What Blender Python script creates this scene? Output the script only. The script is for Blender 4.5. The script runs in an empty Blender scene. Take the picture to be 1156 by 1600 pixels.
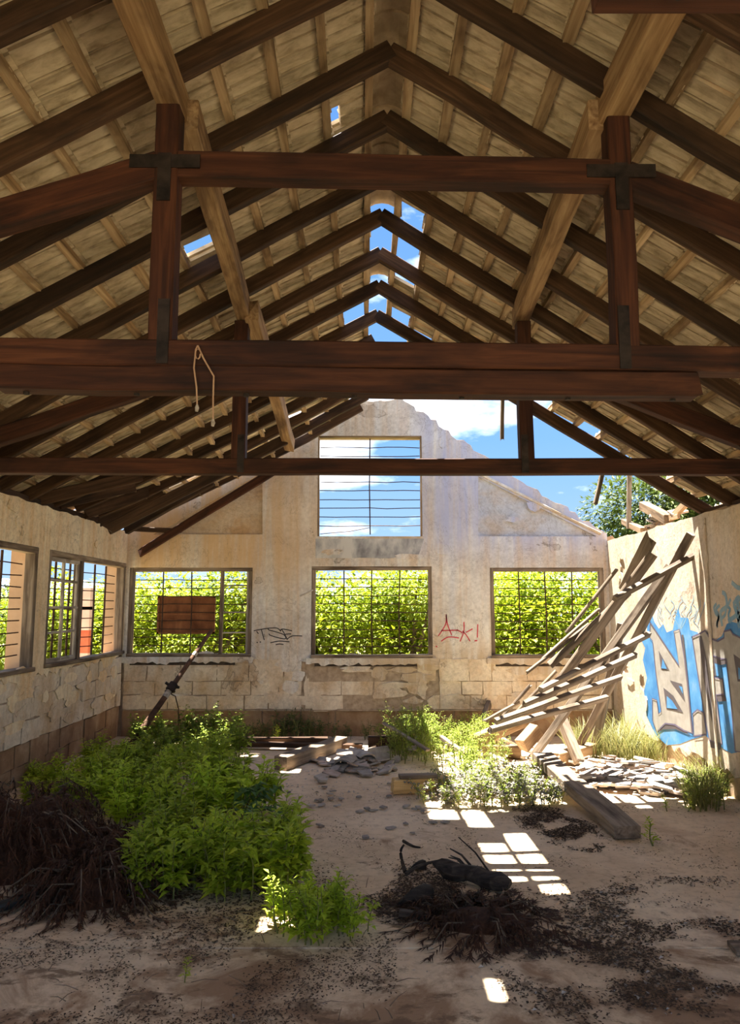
import bpy, bmesh, math, random
from mathutils import Vector, Matrix, noise
from mathutils.geometry import tessellate_polygon
from math import sin, cos, pi, radians, atan, atan2, sqrt

scene = bpy.context.scene
COL = scene.collection
rnd = random.Random(11)

# ------------------------------------------------------------------ camera, world, sun, exposure
FPX = 1156.0
PITCH = atan(150.0 / 1156.0)
EYE = 1.6
cam_d = bpy.data.cameras.new('camera')
cam_d.sensor_fit = 'VERTICAL'
cam_d.sensor_height = 36.0
cam_d.lens = FPX / 1600.0 * 36.0
cam_d.clip_start = 0.05
cam_d.clip_end = 600
cam = bpy.data.objects.new('camera', cam_d)
COL.objects.link(cam)
cam.location = (0, 0, EYE)
cam.rotation_euler = (pi / 2 + PITCH, 0, 0)
scene.camera = cam

SUN_DIR = Vector((0.165, -0.15, -1.0)).normalized()
sun_d = bpy.data.lights.new('sun', 'SUN')
sun_d.energy = 6.0
sun_d.angle = 0.009
sun_d.color = (1.0, 0.94, 0.84)
sun = bpy.data.objects.new('sun', sun_d)
COL.objects.link(sun)
sun.rotation_euler = SUN_DIR.to_track_quat('-Z', 'Y').to_euler()
sun.location = (-4, 6, 14)

world = bpy.data.worlds.new('sky')
scene.world = world
world.use_nodes = True
SKY_STRENGTH = 0.17
def build_sky():
    nt = world.node_tree
    nt.nodes.clear()
    N = nt.nodes.new
    out = N('ShaderNodeOutputWorld')
    bg = N('ShaderNodeBackground')
    bg.inputs['Strength'].default_value = SKY_STRENGTH
    tc = N('ShaderNodeTexCoord')
    sep = N('ShaderNodeSeparateXYZ')
    nt.links.new(tc.outputs['Generated'], sep.inputs[0])
    grad = N('ShaderNodeValToRGB')
    e = grad.color_ramp.elements
    e[0].position = 0.0; e[0].color = (0.50, 0.72, 1.0, 1)
    e[1].position = 0.85; e[1].color = (0.08, 0.26, 0.74, 1)
    m = e.new(0.22); m.color = (0.25, 0.52, 0.98, 1)
    nt.links.new(sep.outputs['Z'], grad.inputs[0])
    mp = N('ShaderNodeMapping')
    mp.inputs['Scale'].default_value = (1.0, 1.0, 2.3)
    mp.inputs['Location'].default_value = (0.35, 0.1, 0.05)
    nt.links.new(tc.outputs['Generated'], mp.inputs[0])
    nz = N('ShaderNodeTexNoise')
    nz.inputs['Scale'].default_value = 4.2
    nz.inputs['Detail'].default_value = 8
    nz.inputs['Roughness'].default_value = 0.52
    nt.links.new(mp.outputs[0], nz.inputs['Vector'])
    cr = N('ShaderNodeValToRGB')
    c = cr.color_ramp.elements
    c[0].position = 0.51; c[0].color = (0, 0, 0, 1)
    c[1].position = 0.70; c[1].color = (1, 1, 1, 1)
    nt.links.new(nz.outputs['Fac'], cr.inputs[0])
    mx = N('ShaderNodeMixRGB')
    mx.inputs[2].default_value = (3.3, 3.3, 3.35, 1)
    nt.links.new(cr.outputs[0], mx.inputs[0])
    nt.links.new(grad.outputs[0], mx.inputs[1])
    nt.links.new(mx.outputs[0], bg.inputs[0])
    nt.links.new(bg.outputs[0], out.inputs[0])
build_sky()
vs = scene.view_settings
vs.view_transform = 'Standard'
vs.look = 'None'
vs.gamma = 1.0
vs.use_curve_mapping = False
vs.exposure = 2.8
scene.cycles.max_bounces = 10
scene.cycles.diffuse_bounces = 7
scene.cycles.transparent_max_bounces = 8
scene.cycles.caustics_reflective = False
scene.cycles.caustics_refractive = False

# ------------------------------------------------------------------ helpers: measuring from the photograph
SP, CP = sin(PITCH), cos(PITCH)
def ray(px, py):
    u = (px - 578.0) / FPX; v = (800.0 - py) / FPX
    return Vector((u, CP - v * SP, SP + v * CP))
def on_y(px, py, Y):
    r = ray(px, py); t = Y / r.y
    return Vector((r.x * t, Y, EYE + r.z * t))
def on_x(px, py, X):
    r = ray(px, py); t = X / r.x
    return Vector((X, r.y * t, EYE + r.z * t))
def on_z(px, py, z=0.0):
    r = ray(px, py); t = (z - EYE) / r.z
    return Vector((r.x * t, r.y * t, z))
def on_plane(px, py, p, n):
    r = ray(px, py); o = Vector((0, 0, EYE)); t = (Vector(p) - o).dot(n) / r.dot(n)
    return o + r * t
def proj(p):
    d = Vector(p) - Vector((0, 0, EYE))
    dep = d.y * CP + d.z * SP
    if dep < 0.05:
        return None
    return (578 + FPX * d.x / dep, 800 - FPX * (-d.y * SP + d.z * CP) / dep, dep)

# ------------------------------------------------------------------ helpers: objects
def tag(o, label=None, cat=None, group=None, kind=None):
    if label: o['label'] = label
    if cat: o['category'] = cat
    if group: o['group'] = group
    if kind: o['kind'] = kind
    return o
def empty(name, loc, label=None, cat=None, group=None, kind=None):
    o = bpy.data.objects.new(name, None)
    o.empty_display_size = 0.1
    COL.objects.link(o)
    o.location = loc
    return tag(o, label, cat, group, kind)
def wloc(o):
    v = Vector(o.location)
    while o.parent:
        o = o.parent; v = v + Vector(o.location)
    return v
def add(name, me, mat=None, parent=None, loc=(0, 0, 0), smooth=False):
    if mat is not None and len(me.materials) == 0:
        me.materials.append(mat)
    if smooth:
        me.polygons.foreach_set('use_smooth', [True] * len(me.polygons))
    o = bpy.data.objects.new(name, me)
    COL.objects.link(o)
    if parent is not None:
        o.parent = parent
        o.location = Vector(loc) - wloc(parent)
    else:
        o.location = loc
    return o
def mesh(name, verts, faces):
    me = bpy.data.meshes.new(name)
    me.from_pydata([tuple(v) for v in verts], [], faces)
    me.update()
    return me

class MB:
    def __init__(s): s.v = []; s.f = []
    def put(s, verts, faces):
        b = len(s.v); s.v += [Vector(v) for v in verts]; s.f += [tuple(i + b for i in f) for f in faces]
    def box(s, lo, hi):
        x0, y0, z0 = lo; x1, y1, z1 = hi
        s.put([(x0,y0,z0),(x1,y0,z0),(x1,y1,z0),(x0,y1,z0),(x0,y0,z1),(x1,y0,z1),(x1,y1,z1),(x0,y1,z1)],
              [(0,3,2,1),(4,5,6,7),(0,1,5,4),(1,2,6,5),(2,3,7,6),(3,0,4,7)])
    def tube(s, pts, rad, n=6, cap=True):
        pts = [Vector(p) for p in pts]
        if not hasattr(rad, '__len__'): rad = [rad] * len(pts)
        b = len(s.v)
        d0 = (pts[1] - pts[0]).normalized()
        up = Vector((0, 0, 1)) if abs(d0.z) < 0.9 else Vector((1, 0, 0))
        for i, p in enumerate(pts):
            d = (pts[min(i + 1, len(pts) - 1)] - pts[max(i - 1, 0)])
            d = d.normalized() if d.length > 1e-9 else d0
            a = d.cross(up)
            a = a.normalized() if a.length > 1e-6 else Vector((1, 0, 0))
            c = a.cross(d)
            for k in range(n):
                t = 2 * pi * k / n
                s.v.append(p + (a * cos(t) + c * sin(t)) * rad[i])
        for i in range(len(pts) - 1):
            for k in range(n):
                k2 = (k + 1) % n
                s.f.append((b + i * n + k, b + i * n + k2, b + (i + 1) * n + k2, b + (i + 1) * n + k))
        if cap:
            s.f.append(tuple(b + k for k in reversed(range(n))))
            s.f.append(tuple(b + (len(pts) - 1) * n + k for k in range(n)))
    def solid(s, loops, f3, t0, t1):
        """polygon with holes (2D loops), extruded between t0 and t1; f3 maps (a, b, t) to 3D"""
        flat = [p for l in loops for p in l]
        n = len(flat)
        tris = tessellate_polygon([[Vector((p[0], p[1], 0)) for p in l] for l in loops])
        vs_ = [f3(p[0], p[1], t0) for p in flat] + [f3(p[0], p[1], t1) for p in flat]
        fs = [tuple(t) for t in tris] + [tuple(n + i for i in reversed(t)) for t in tris]
        st = 0
        for l in loops:
            for i in range(len(l)):
                a = st + i; b_ = st + (i + 1) % len(l)
                fs.append((a, b_, n + b_, n + a))
            st += len(l)
        s.put(vs_, fs)
    def sweep(s, pts, w, h, jit=0.0, r=None):
        """rectangular section along a polyline that runs mostly along Y"""
        b = len(s.v)
        for i, p in enumerate(pts):
            p = Vector(p)
            jw = jit * (r.random() - .5) if r else 0
            jx = jit * (r.random() - .5) if r else 0
            for (x, z) in ((-1, -1), (1, -1), (1, 1), (-1, 1)):
                s.v.append(p + Vector((x * (w / 2 + jw) + jx, 0, 0)) + (h / 2) * z * Vector((0, 0, 1)))
        for i in range(len(pts) - 1):
            for k in range(4):
                k2 = (k + 1) % 4
                s.f.append((b + i * 4 + k, b + i * 4 + k2, b + i * 4 + 4 + k2, b + i * 4 + 4 + k))
        s.f.append((b + 3, b + 2, b + 1, b)); e = b + 4 * (len(pts) - 1)
        s.f.append((e, e + 1, e + 2, e + 3))
    def build(s, name, mat, parent=None, origin=None, smooth=False, fix=True):
        o_ = Vector(origin) if origin is not None else (wloc(parent) if parent is not None else Vector((0, 0, 0)))
        me = mesh(name, [v - o_ for v in s.v], s.f)
        if fix:
            bm = bmesh.new(); bm.from_mesh(me); bmesh.ops.recalc_face_normals(bm, faces=bm.faces); bm.to_mesh(me); bm.free()
        return add(name, me, mat, parent, o_, smooth)

WORLD = {}
def frame_of(p0, p1, up=(0, 0, 1)):
    p0, p1 = Vector(p0), Vector(p1)
    x = (p1 - p0).normalized()
    u = Vector(up)
    if abs(x.dot(u)) > 0.98: u = Vector((0, 1, 0))
    y = u.cross(x).normalized(); z = x.cross(y)
    m = Matrix((x, y, z)).transposed().to_4x4()
    m.translation = (p0 + p1) / 2
    return m
def beam(name, p0, p1, w, h, mat, parent=None, up=(0, 0, 1), jit=0.004, ch=0.006, bow=0.0, ragged=0.0, roll=0.0):
    """timber with chamfered arris; local X is its length, so the grain follows it"""
    p0, p1 = Vector(p0), Vector(p1)
    L = (p1 - p0).length
    n = max(2, min(9, int(L / 0.45) + 1))
    ch = min(ch, w * .25, h * .25)
    sec = [(-w/2+ch,-h/2),(w/2-ch,-h/2),(w/2,-h/2+ch),(w/2,h/2-ch),(w/2-ch,h/2),(-w/2+ch,h/2),(-w/2,h/2-ch),(-w/2,-h/2+ch)]
    V = []; Fc = []
    for i in range(n + 1):
        t = i / n; x = (t - .5) * L
        jy = (rnd.random() - .5) * 2 * jit; jz = (rnd.random() - .5) * 2 * jit - bow * 4 * t * (1 - t)
        sc = 1 + (rnd.random() - .5) * jit * 4
        for (a, b) in sec:
            xx = x
            if ragged and i in (0, n):
                xx += (rnd.random() - .5) * ragged * 2
            V.append((xx, a * sc + jy, b * sc + jz))
    for i in range(n):
        for k in range(8):
            k2 = (k + 1) % 8
            Fc.append((i*8+k, i*8+k2, i*8+8+k2, i*8+8+k))
    Fc.append(tuple(reversed(range(8)))); Fc.append(tuple(n*8+k for k in range(8)))
    me = mesh(name, V, [tuple(reversed(f)) for f in Fc])
    me.materials.append(mat)
    o = bpy.data.objects.new(name, me); COL.objects.link(o)
    m = frame_of(p0, p1, up)
    if roll: m = m @ Matrix.Rotation(roll, 4, 'X')
    WORLD[o.name] = m.copy()
    if parent is not None:
        o.parent = parent
        m = Matrix.Translation(-wloc(parent)) @ m
    o.matrix_local = m
    return o
def under(child, part):
    """make an upright, unrotated piece a sub-part of a (rotated) part of the same thing"""
    w = Matrix.Translation(wloc(child))
    pw = WORLD[part.name]
    child.parent = part
    child.matrix_parent_inverse = pw.inverted()
    child.location = w.translation
    return child
def jag(p, q, step, amp, seed=0, edge=False):
    """points from p (included) to q (excluded) with a broken, wandering edge"""
    p, q = Vector(p), Vector(q); d = q - p; L = d.length; n = max(1, int(L / step)); nn = Vector((-d.y, d.x)) / L
    r = random.Random(seed); out = []
    for i in range(n):
        t = i / n
        if i: t += (r.random() - .5) * .6 / n
        o = 0 if (i == 0 and not edge) else (r.random() - .5) * 2 * amp + noise.noise(Vector((t * L * 2.3, seed * 3.7, 0))) * amp * 1.3
        w = p + d * t + nn * o
        out.append((w.x, w.y))
    return out

# ------------------------------------------------------------------ materials
def new_mat(name):
    m = bpy.data.materials.new(name); m.use_nodes = True
    nt = m.node_tree; b = nt.nodes['Principled BSDF']
    return m, nt, b
def ramp(nt, stops):
    r = nt.nodes.new('ShaderNodeValToRGB')
    e = r.color_ramp.elements
    e[0].position, e[0].color = stops[0][0], (*stops[0][1], 1)
    e[1].position, e[1].color = stops[-1][0], (*stops[-1][1], 1)
    for p, c in stops[1:-1]:
        x = e.new(p); x.color = (*c, 1)
    return r
def nz(nt, vec, scale, detail=5, rough=.55, dist=0.0):
    t = nt.nodes.new('ShaderNodeTexNoise')
    t.inputs['Scale'].default_value = scale; t.inputs['Detail'].default_value = detail
    t.inputs['Roughness'].default_value = rough; t.inputs['Distortion'].default_value = dist
    nt.links.new(vec, t.inputs['Vector'])
    return t
def coords(nt, stretch=(1, 1, 1), rand=True):
    tc = nt.nodes.new('ShaderNodeTexCoord')
    mp = nt.nodes.new('ShaderNodeMapping')
    mp.inputs['Scale'].default_value = stretch
    nt.links.new(tc.outputs['Object'], mp.inputs[0])
    if rand:
        oi = nt.nodes.new('ShaderNodeObjectInfo')
        ml = nt.nodes.new('ShaderNodeMath'); ml.operation = 'MULTIPLY'; ml.inputs[1].default_value = 37.0
        nt.links.new(oi.outputs['Random'], ml.inputs[0])
        cb = nt.nodes.new('ShaderNodeCombineXYZ')
        for k in range(3): nt.links.new(ml.outputs[0], cb.inputs[k])
        nt.links.new(cb.outputs[0], mp.inputs['Location'])
    return mp.outputs[0]
def mixc(nt, fac, a, b, mode='MIX'):
    m = nt.nodes.new('ShaderNodeMixRGB'); m.blend_type = mode
    for s, i in ((fac, 0), (a, 1), (b, 2)):
        if isinstance(s, (int, float)): m.inputs[i].default_value = s
        elif isinstance(s, tuple): m.inputs[i].default_value = (*s, 1)
        else: nt.links.new(s, m.inputs[i])
    return m.outputs[0]
def bump(nt, b, h, strength, dist=0.02):
    n = nt.nodes.new('ShaderNodeBump'); n.inputs['Strength'].default_value = strength; n.inputs['Distance'].default_value = dist
    nt.links.new(h, n.inputs['Height']); nt.links.new(n.outputs[0], b.inputs['Normal'])
def objvary(nt, col, lo, hi):
    oi = nt.nodes.new('ShaderNodeObjectInfo')
    r = ramp(nt, [(0, (lo,) * 3), (1, (hi,) * 3)])
    nt.links.new(oi.outputs['Random'], r.inputs[0])
    return mixc(nt, 1.0, col, r.outputs[0], 'MULTIPLY')

def wood(name, dark, mid, light, axis='X', grain=14.0, rough=.75, bmp=.35, vary=(.75, 1.2)):
    m, nt, b = new_mat(name)
    st = {'X': (.06, 1, 1), 'Y': (1, .06, 1), 'Z': (1, 1, .06)}[axis]
    v = coords(nt, st)
    g = nz(nt, v, grain * 2.2, 8, .6, .6)
    r = ramp(nt, [(.28, dark), (.48, mid), (.72, light)])
    nt.links.new(g.outputs['Fac'], r.inputs[0])
    v2 = coords(nt, tuple(.35 if s < .5 else 1 for s in st))
    k = nz(nt, v2, 5.0, 4, .6, .4)
    kr = ramp(nt, [(.36, (.35, .3, .27)), (.52, (1, 1, 1)), (.9, (1.2, 1.15, 1.1))])
    nt.links.new(k.outputs['Fac'], kr.inputs[0])
    c = mixc(nt, .85, r.outputs[0], kr.outputs[0], 'MULTIPLY')
    c = objvary(nt, c, *vary)
    nt.links.new(c, b.inputs['Base Color'])
    b.inputs['Roughness'].default_value = rough
    b.inputs['Specular IOR Level'].default_value = .3
    bump(nt, b, g.outputs['Fac'], bmp, .008)
    return m
def plain(name, stops, scale=6, stretch=(1, 1, 1), rough=.9, bmp=.3, bd=.01, vary=None, metal=0, detail=6, rand=True, dist=.3, spec=.25):
    m, nt, b = new_mat(name)
    v = coords(nt, stretch, rand)
    n = nz(nt, v, scale, detail, .6, dist)
    r = ramp(nt, stops); nt.links.new(n.outputs['Fac'], r.inputs[0])
    c = r.outputs[0]
    if vary: c = objvary(nt, c, *vary)
    nt.links.new(c, b.inputs['Base Color'])
    b.inputs['Roughness'].default_value = rough; b.inputs['Metallic'].default_value = metal
    b.inputs['Specular IOR Level'].default_value = spec
    if bmp: bump(nt, b, n.outputs['Fac'], bmp, bd)
    return m
def leaf(name, stops, trans=.35, scale=3.0, vary=(.75, 1.25), rough=.55):
    m, nt, b = new_mat(name)
    v = coords(nt, (1, 1, 1))
    n = nz(nt, v, scale, 4, .6)
    w = nz(nt, v, scale * 9, 2, .5)
    f = mixc(nt, .5, n.outputs['Fac'], w.outputs['Fac'])
    r = ramp(nt, stops); nt.links.new(f, r.inputs[0])
    c = objvary(nt, r.outputs[0], *vary)
    nt.links.new(c, b.inputs['Base Color'])
    b.inputs['Roughness'].default_value = rough
    b.inputs['Specular IOR Level'].default_value = .35
    t = nt.nodes.new('ShaderNodeBsdfTranslucent'); nt.links.new(c, t.inputs['Color'])
    mx = nt.nodes.new('ShaderNodeMixShader'); mx.inputs[0].default_value = trans
    nt.links.new(b.outputs[0], mx.inputs[1]); nt.links.new(t.outputs[0], mx.inputs[2])
    nt.links.new(mx.outputs[0], nt.nodes['Material Output'].inputs['Surface'])
    return m
def plaster(name, base, pale, stain, cool, streak_axis_scale=(2.4, 2.4, .16), stain_amt=.8, cool_amt=.5, crack=.7, tint=None):
    """old lime plaster: blotches, run-down stains, cool paint remains, hairline cracks"""
    m, nt, b = new_mat(name)
    v = coords(nt, (1, 1, 1), False)
    vs_ = coords(nt, streak_axis_scale, False)
    big = nz(nt, v, 1.3, 6, .62, .5)
    r0 = ramp(nt, [(.32, base), (.62, pale)]); nt.links.new(big.outputs['Fac'], r0.inputs[0])
    s = nz(nt, vs_, 2.6, 7, .62, .3)
    rs = ramp(nt, [(.44, (0, 0, 0)), (.66, (stain_amt,) * 3)]); nt.links.new(s.outputs['Fac'], rs.inputs[0])
    c = mixc(nt, rs.outputs[0], r0.outputs[0], stain)
    s2 = nz(nt, vs_, 1.7, 6, .6, .2)
    rc = ramp(nt, [(.18, (cool_amt,) * 3), (.46, (0, 0, 0))]); nt.links.new(s2.outputs['Fac'], rc.inputs[0])
    c = mixc(nt, rc.outputs[0], c, cool)
    fine = nz(nt, v, 23, 6, .7, .2)
    rf = ramp(nt, [(.3, (.74, .72, .70)), (.6, (1.06, 1.06, 1.06))]); nt.links.new(fine.outputs['Fac'], rf.inputs[0])
    c = mixc(nt, .8, c, rf.outputs[0], 'MULTIPLY')
    if tint:
        # remains of older coats: (colour, axis value range, height range)
        sx = nt.nodes.new('ShaderNodeSeparateXYZ'); nt.links.new(v, sx.inputs[0])
        for (tc_, xa, xb, za, zb, seed) in tint:
            f = None
            for ax, p_, q_ in (('X', xa, xb), ('Z', za, zb)):
                mr = nt.nodes.new('ShaderNodeMapRange'); mr.inputs[1].default_value = p_; mr.inputs[2].default_value = q_; mr.interpolation_type = 'SMOOTHSTEP'
                nt.links.new(sx.outputs[ax], mr.inputs[0])
                if f is None: f = mr.outputs[0]
                else:
                    mm = nt.nodes.new('ShaderNodeMath'); mm.operation = 'MULTIPLY'; nt.links.new(f, mm.inputs[0]); nt.links.new(mr.outputs[0], mm.inputs[1]); f = mm.outputs[0]
            sn = nz(nt, vs_, 1.9 + seed, 6, .6, .4)
            sr = ramp(nt, [(.34, (0, 0, 0)), (.56, (.85,) * 3)]); nt.links.new(sn.outputs['Fac'], sr.inputs[0])
            mm = nt.nodes.new('ShaderNodeMath'); mm.operation = 'MULTIPLY'; nt.links.new(f, mm.inputs[0]); nt.links.new(sr.outputs[0], mm.inputs[1])
            c = mixc(nt, mm.outputs[0], c, tc_)
    # flaked patches with a hard edge
    fl = nz(nt, v, 1.5, 7, .58, .5)
    rfl = ramp(nt, [(.645, (1, 1, 1)), (.66, (.82, .79, .76))]); nt.links.new(fl.outputs['Fac'], rfl.inputs[0])
    c = mixc(nt, .9, c, rfl.outputs[0], 'MULTIPLY')
    edge = ramp(nt, [(.644, (0, 0, 0)), (.651, (.8, .8, .8)), (.660, (0, 0, 0))]); nt.links.new(fl.outputs['Fac'], edge.inputs[0])
    c = mixc(nt, edge.outputs[0], c, (.16, .12, .09))
    ck = nz(nt, v, .9, 10, .7, 1.6)
    rk = ramp(nt, [(.497, (0, 0, 0)), (.5, (crack,) * 3), (.503, (0, 0, 0))]); nt.links.new(ck.outputs['Fac'], rk.inputs[0])
    c = mixc(nt, rk.outputs[0], c, (.12, .085, .06))
    nt.links.new(c, b.inputs['Base Color'])
    b.inputs['Roughness'].default_value = .93; b.inputs['Specular IOR Level'].default_value = .2
    h = mixc(nt, .35, fine.outputs['Fac'], rfl.outputs[0])
    bump(nt, b, h, .5, .012)
    return m

M = {}
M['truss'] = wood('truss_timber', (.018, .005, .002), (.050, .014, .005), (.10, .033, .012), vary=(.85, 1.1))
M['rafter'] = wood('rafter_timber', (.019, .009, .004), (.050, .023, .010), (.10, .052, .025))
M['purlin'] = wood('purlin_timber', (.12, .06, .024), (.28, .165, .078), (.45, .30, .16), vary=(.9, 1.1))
M['batten'] = wood('batten_timber', (.17, .10, .05), (.42, .285, .16), (.64, .49, .31), axis='Y', grain=10)
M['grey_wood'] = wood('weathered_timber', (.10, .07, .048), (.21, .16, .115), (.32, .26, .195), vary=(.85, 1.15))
M['tan_wood'] = wood('tan_timber', (.16, .095, .05), (.29, .19, .105), (.42, .30, .18))
M['old_frame'] = wood('window_frame_timber', (.075, .05, .032), (.19, .135, .09), (.36, .28, .20))
M['pale_frame'] = wood('pale_sash_timber', (.2, .17, .13), (.42, .36, .29), (.6, .53, .44))
M['iron'] = plain('dark_iron', [(.3, (.012, .009, .008)), (.7, (.05, .035, .028))], 12, rough=.6, metal=.4)
M['bar'] = plain('rusty_bar', [(.3, (.03, .017, .010)), (.7, (.10, .052, .028))], 20, rough=.8)
M['rust'] = plain('rusted_sheet', [(.28, (.10, .032, .012)), (.5, (.23, .085, .032)), (.72, (.36, .155, .065))], 5, (1, 1, .5), rough=.8, bmp=.2)
def tile_mat():
    m, nt, b = new_mat('clay_tile')
    v = coords(nt, (.8, 1.8, 1))
    n = nz(nt, v, 9, 7, .62, .3)
    rr_ = ramp(nt, [(.25, (.25, .185, .115)), (.5, (.58, .475, .335)), (.75, (.78, .67, .51))]); nt.links.new(n.outputs['Fac'], rr_.inputs[0])
    g = nt.nodes.new('ShaderNodeNewGeometry')
    iv = ramp(nt, [(0, (.62, .58, .54)), (.35, (.92, .91, .9)), (1, (1.16, 1.14, 1.1))]); nt.links.new(g.outputs['Random Per Island'], iv.inputs[0])
    c = mixc(nt, 1.0, rr_.outputs[0], iv.outputs[0], 'MULTIPLY')
    nt.links.new(c, b.inputs['Base Color']); b.inputs['Roughness'].default_value = .92; b.inputs['Specular IOR Level'].default_value = .2
    bump(nt, b, n.outputs['Fac'], .3, .01)
    return m
M['tile'] = tile_mat()
M['ridge'] = plain('ridge_tile', [(.3, (.30, .21, .13)), (.7, (.62, .48, .33))], 7, rough=.9, vary=(.8, 1.15))
M['shard'] = plain('broken_tile', [(.25, (.22, .18, .15)), (.5, (.38, .33, .28)), (.8, (.54, .49, .43))], 9, rough=.95, vary=(.6, 1.15))
M['shard_pink'] = plain('pale_clay_shard', [(.25, (.28, .20, .155)), (.5, (.46, .36, .29)), (.8, (.62, .52, .44))], 9, rough=.95, vary=(.7, 1.1))
M['plaster_far'] = plaster('far_wall_plaster', (.52, .475, .43), (.76, .72, .655), (.58, .41, .25), (.44, .47, .58), tint=[((.62, .40, .20), -.3, -1.6, 1.6, 2.3, .0), ((.42, .44, .60), .25, 1.0, 2.0, 2.7, .4), ((.50, .36, .22), -.5, .3, 1.3, .85, .9)])
M['plaster_left'] = plaster('left_wall_plaster', (.70, .55, .36), (.86, .74, .53), (.68, .43, .20), (.70, .66, .58), cool_amt=.25)
M['plaster_right'] = plaster('right_wall_plaster', (.44, .37, .285), (.60, .52, .425), (.50, .33, .19), (.50, .48, .46), stain_amt=.45, cool_amt=.4)
M['panel_ochre'] = plaster('ochre_panel_plaster', (.48, .36, .24), (.62, .50, .37), (.50, .30, .14), (.50, .47, .44), (1, 1, 1), .8, .4)
M['panel_blue'] = plaster('lilac_panel_plaster', (.42, .43, .47), (.56, .56, .58), (.50, .38, .27), (.38, .42, .58), (1, 1, 1.4), .7, .7)
M['core'] = plain('bare_masonry', [(.3, (.26, .18, .11)), (.7, (.46, .34, .23))], 8, rough=.95, bmp=.5, rand=False)
M['mortar'] = plain('broken_mortar', [(.3, (.28, .20, .135)), (.7, (.50, .39, .28))], 15, rough=.95, bmp=.7, rand=False)
M['block'] = plaster('limestone_block', (.56, .45, .33), (.76, .66, .52), (.54, .35, .18), (.60, .56, .52), (1.4, 1.4, .9), .7, .35, .5)
M['plinth'] = plain('earth_stained_plinth', [(.25, (.16, .085, .042)), (.5, (.30, .18, .10)), (.75, (.46, .32, .20))], 4, rough=.95, bmp=.5, rand=False)
M['orange_out'] = plain('ochre_render', [(.3, (.40, .25, .15)), (.7, (.54, .37, .24))], 3, rough=.95, rand=False)
M['wood_left'] = M['old_frame']
def floor_mat():
    m, nt, b = new_mat('dirty_concrete')
    v = coords(nt, (1, 1, 1), False)
    big = nz(nt, v, .8, 7, .6, .5)
    r = ramp(nt, [(.3, (.57, .43, .285)), (.5, (.72, .565, .39)), (.7, (.83, .69, .505))]); nt.links.new(big.outputs['Fac'], r.inputs[0])
    f = nz(nt, v, 14, 8, .72, .2)
    rf = ramp(nt, [(.3, (.72, .68, .65)), (.5, (1, 1, 1)), (.8, (1.12, 1.10, 1.07))]); nt.links.new(f.outputs['Fac'], rf.inputs[0])
    c = mixc(nt, .9, r.outputs[0], rf.outputs[0], 'MULTIPLY')
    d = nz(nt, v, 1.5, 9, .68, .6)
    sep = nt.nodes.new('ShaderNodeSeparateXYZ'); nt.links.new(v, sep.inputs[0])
    # earth drifted over the slab towards the open end
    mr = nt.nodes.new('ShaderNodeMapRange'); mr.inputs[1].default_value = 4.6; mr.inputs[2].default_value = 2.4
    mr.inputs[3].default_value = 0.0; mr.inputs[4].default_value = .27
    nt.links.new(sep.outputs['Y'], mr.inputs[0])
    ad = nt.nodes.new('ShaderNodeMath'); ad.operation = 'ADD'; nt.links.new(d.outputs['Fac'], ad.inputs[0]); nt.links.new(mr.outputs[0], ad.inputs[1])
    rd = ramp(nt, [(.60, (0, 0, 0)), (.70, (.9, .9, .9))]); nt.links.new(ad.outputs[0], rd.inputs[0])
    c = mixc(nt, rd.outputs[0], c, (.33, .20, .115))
    # crusted patches of dark humus, thickened towards the viewer to paint in fading light
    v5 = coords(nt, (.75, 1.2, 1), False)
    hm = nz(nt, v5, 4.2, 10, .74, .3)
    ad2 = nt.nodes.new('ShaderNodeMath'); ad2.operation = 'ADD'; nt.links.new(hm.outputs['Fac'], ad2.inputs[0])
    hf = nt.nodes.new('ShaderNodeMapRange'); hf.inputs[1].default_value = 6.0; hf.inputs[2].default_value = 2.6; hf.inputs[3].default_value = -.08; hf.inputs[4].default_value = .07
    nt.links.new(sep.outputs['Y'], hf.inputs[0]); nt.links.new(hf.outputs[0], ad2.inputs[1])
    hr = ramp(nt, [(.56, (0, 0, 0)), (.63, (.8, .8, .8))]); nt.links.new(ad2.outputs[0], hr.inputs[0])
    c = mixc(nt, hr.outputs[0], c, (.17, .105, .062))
    sp = nz(nt, v, 40, 4, .7); rs = ramp(nt, [(.69, (0, 0, 0)), (.72, (1, 1, 1))]); nt.links.new(sp.outputs['Fac'], rs.inputs[0])
    c = mixc(nt, rs.outputs[0], c, (.12, .085, .06))
    rt = nz(nt, v, .55, 3, .5, .8); rr = ramp(nt, [(.70, (0, 0, 0)), (.76, (.7, .7, .7))]); nt.links.new(rt.outputs['Fac'], rr.inputs[0])
    c = mixc(nt, rr.outputs[0], c, (.26, .10, .04))
    nt.links.new(c, b.inputs['Base Color']); b.inputs['Roughness'].default_value = .92
    b.inputs['Specular IOR Level'].default_value = .25
    h = mixc(nt, .5, f.outputs['Fac'], d.outputs['Fac'])
    bump(nt, b, h, .6, .02)
    return m
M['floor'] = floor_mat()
M['soil'] = plain('bare_earth', [(.3, (.07, .045, .03)), (.7, (.16, .105, .07))], 18, rough=1, bmp=.8, bd=.02, rand=False)
M['dry_ground'] = plain('dry_field', [(.25, (.17, .14, .08)), (.5, (.29, .25, .15)), (.8, (.40, .36, .25))], 1.2, rough=1, bmp=.4, rand=False)

M['dark_strip'] = plain('dark_hollow', [(.3, (.03, .022, .017)), (.7, (.09, .065, .048))], 12, rough=1, rand=False)
XL, XR, YF = -3.15, 3.08, 9.58          # inner faces of the walls
YB = -1.6  # walls stop here; end left open behind the camera to admit daylight
ZL, ZR = 2.59, 2.47                     # wall tops

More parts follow.
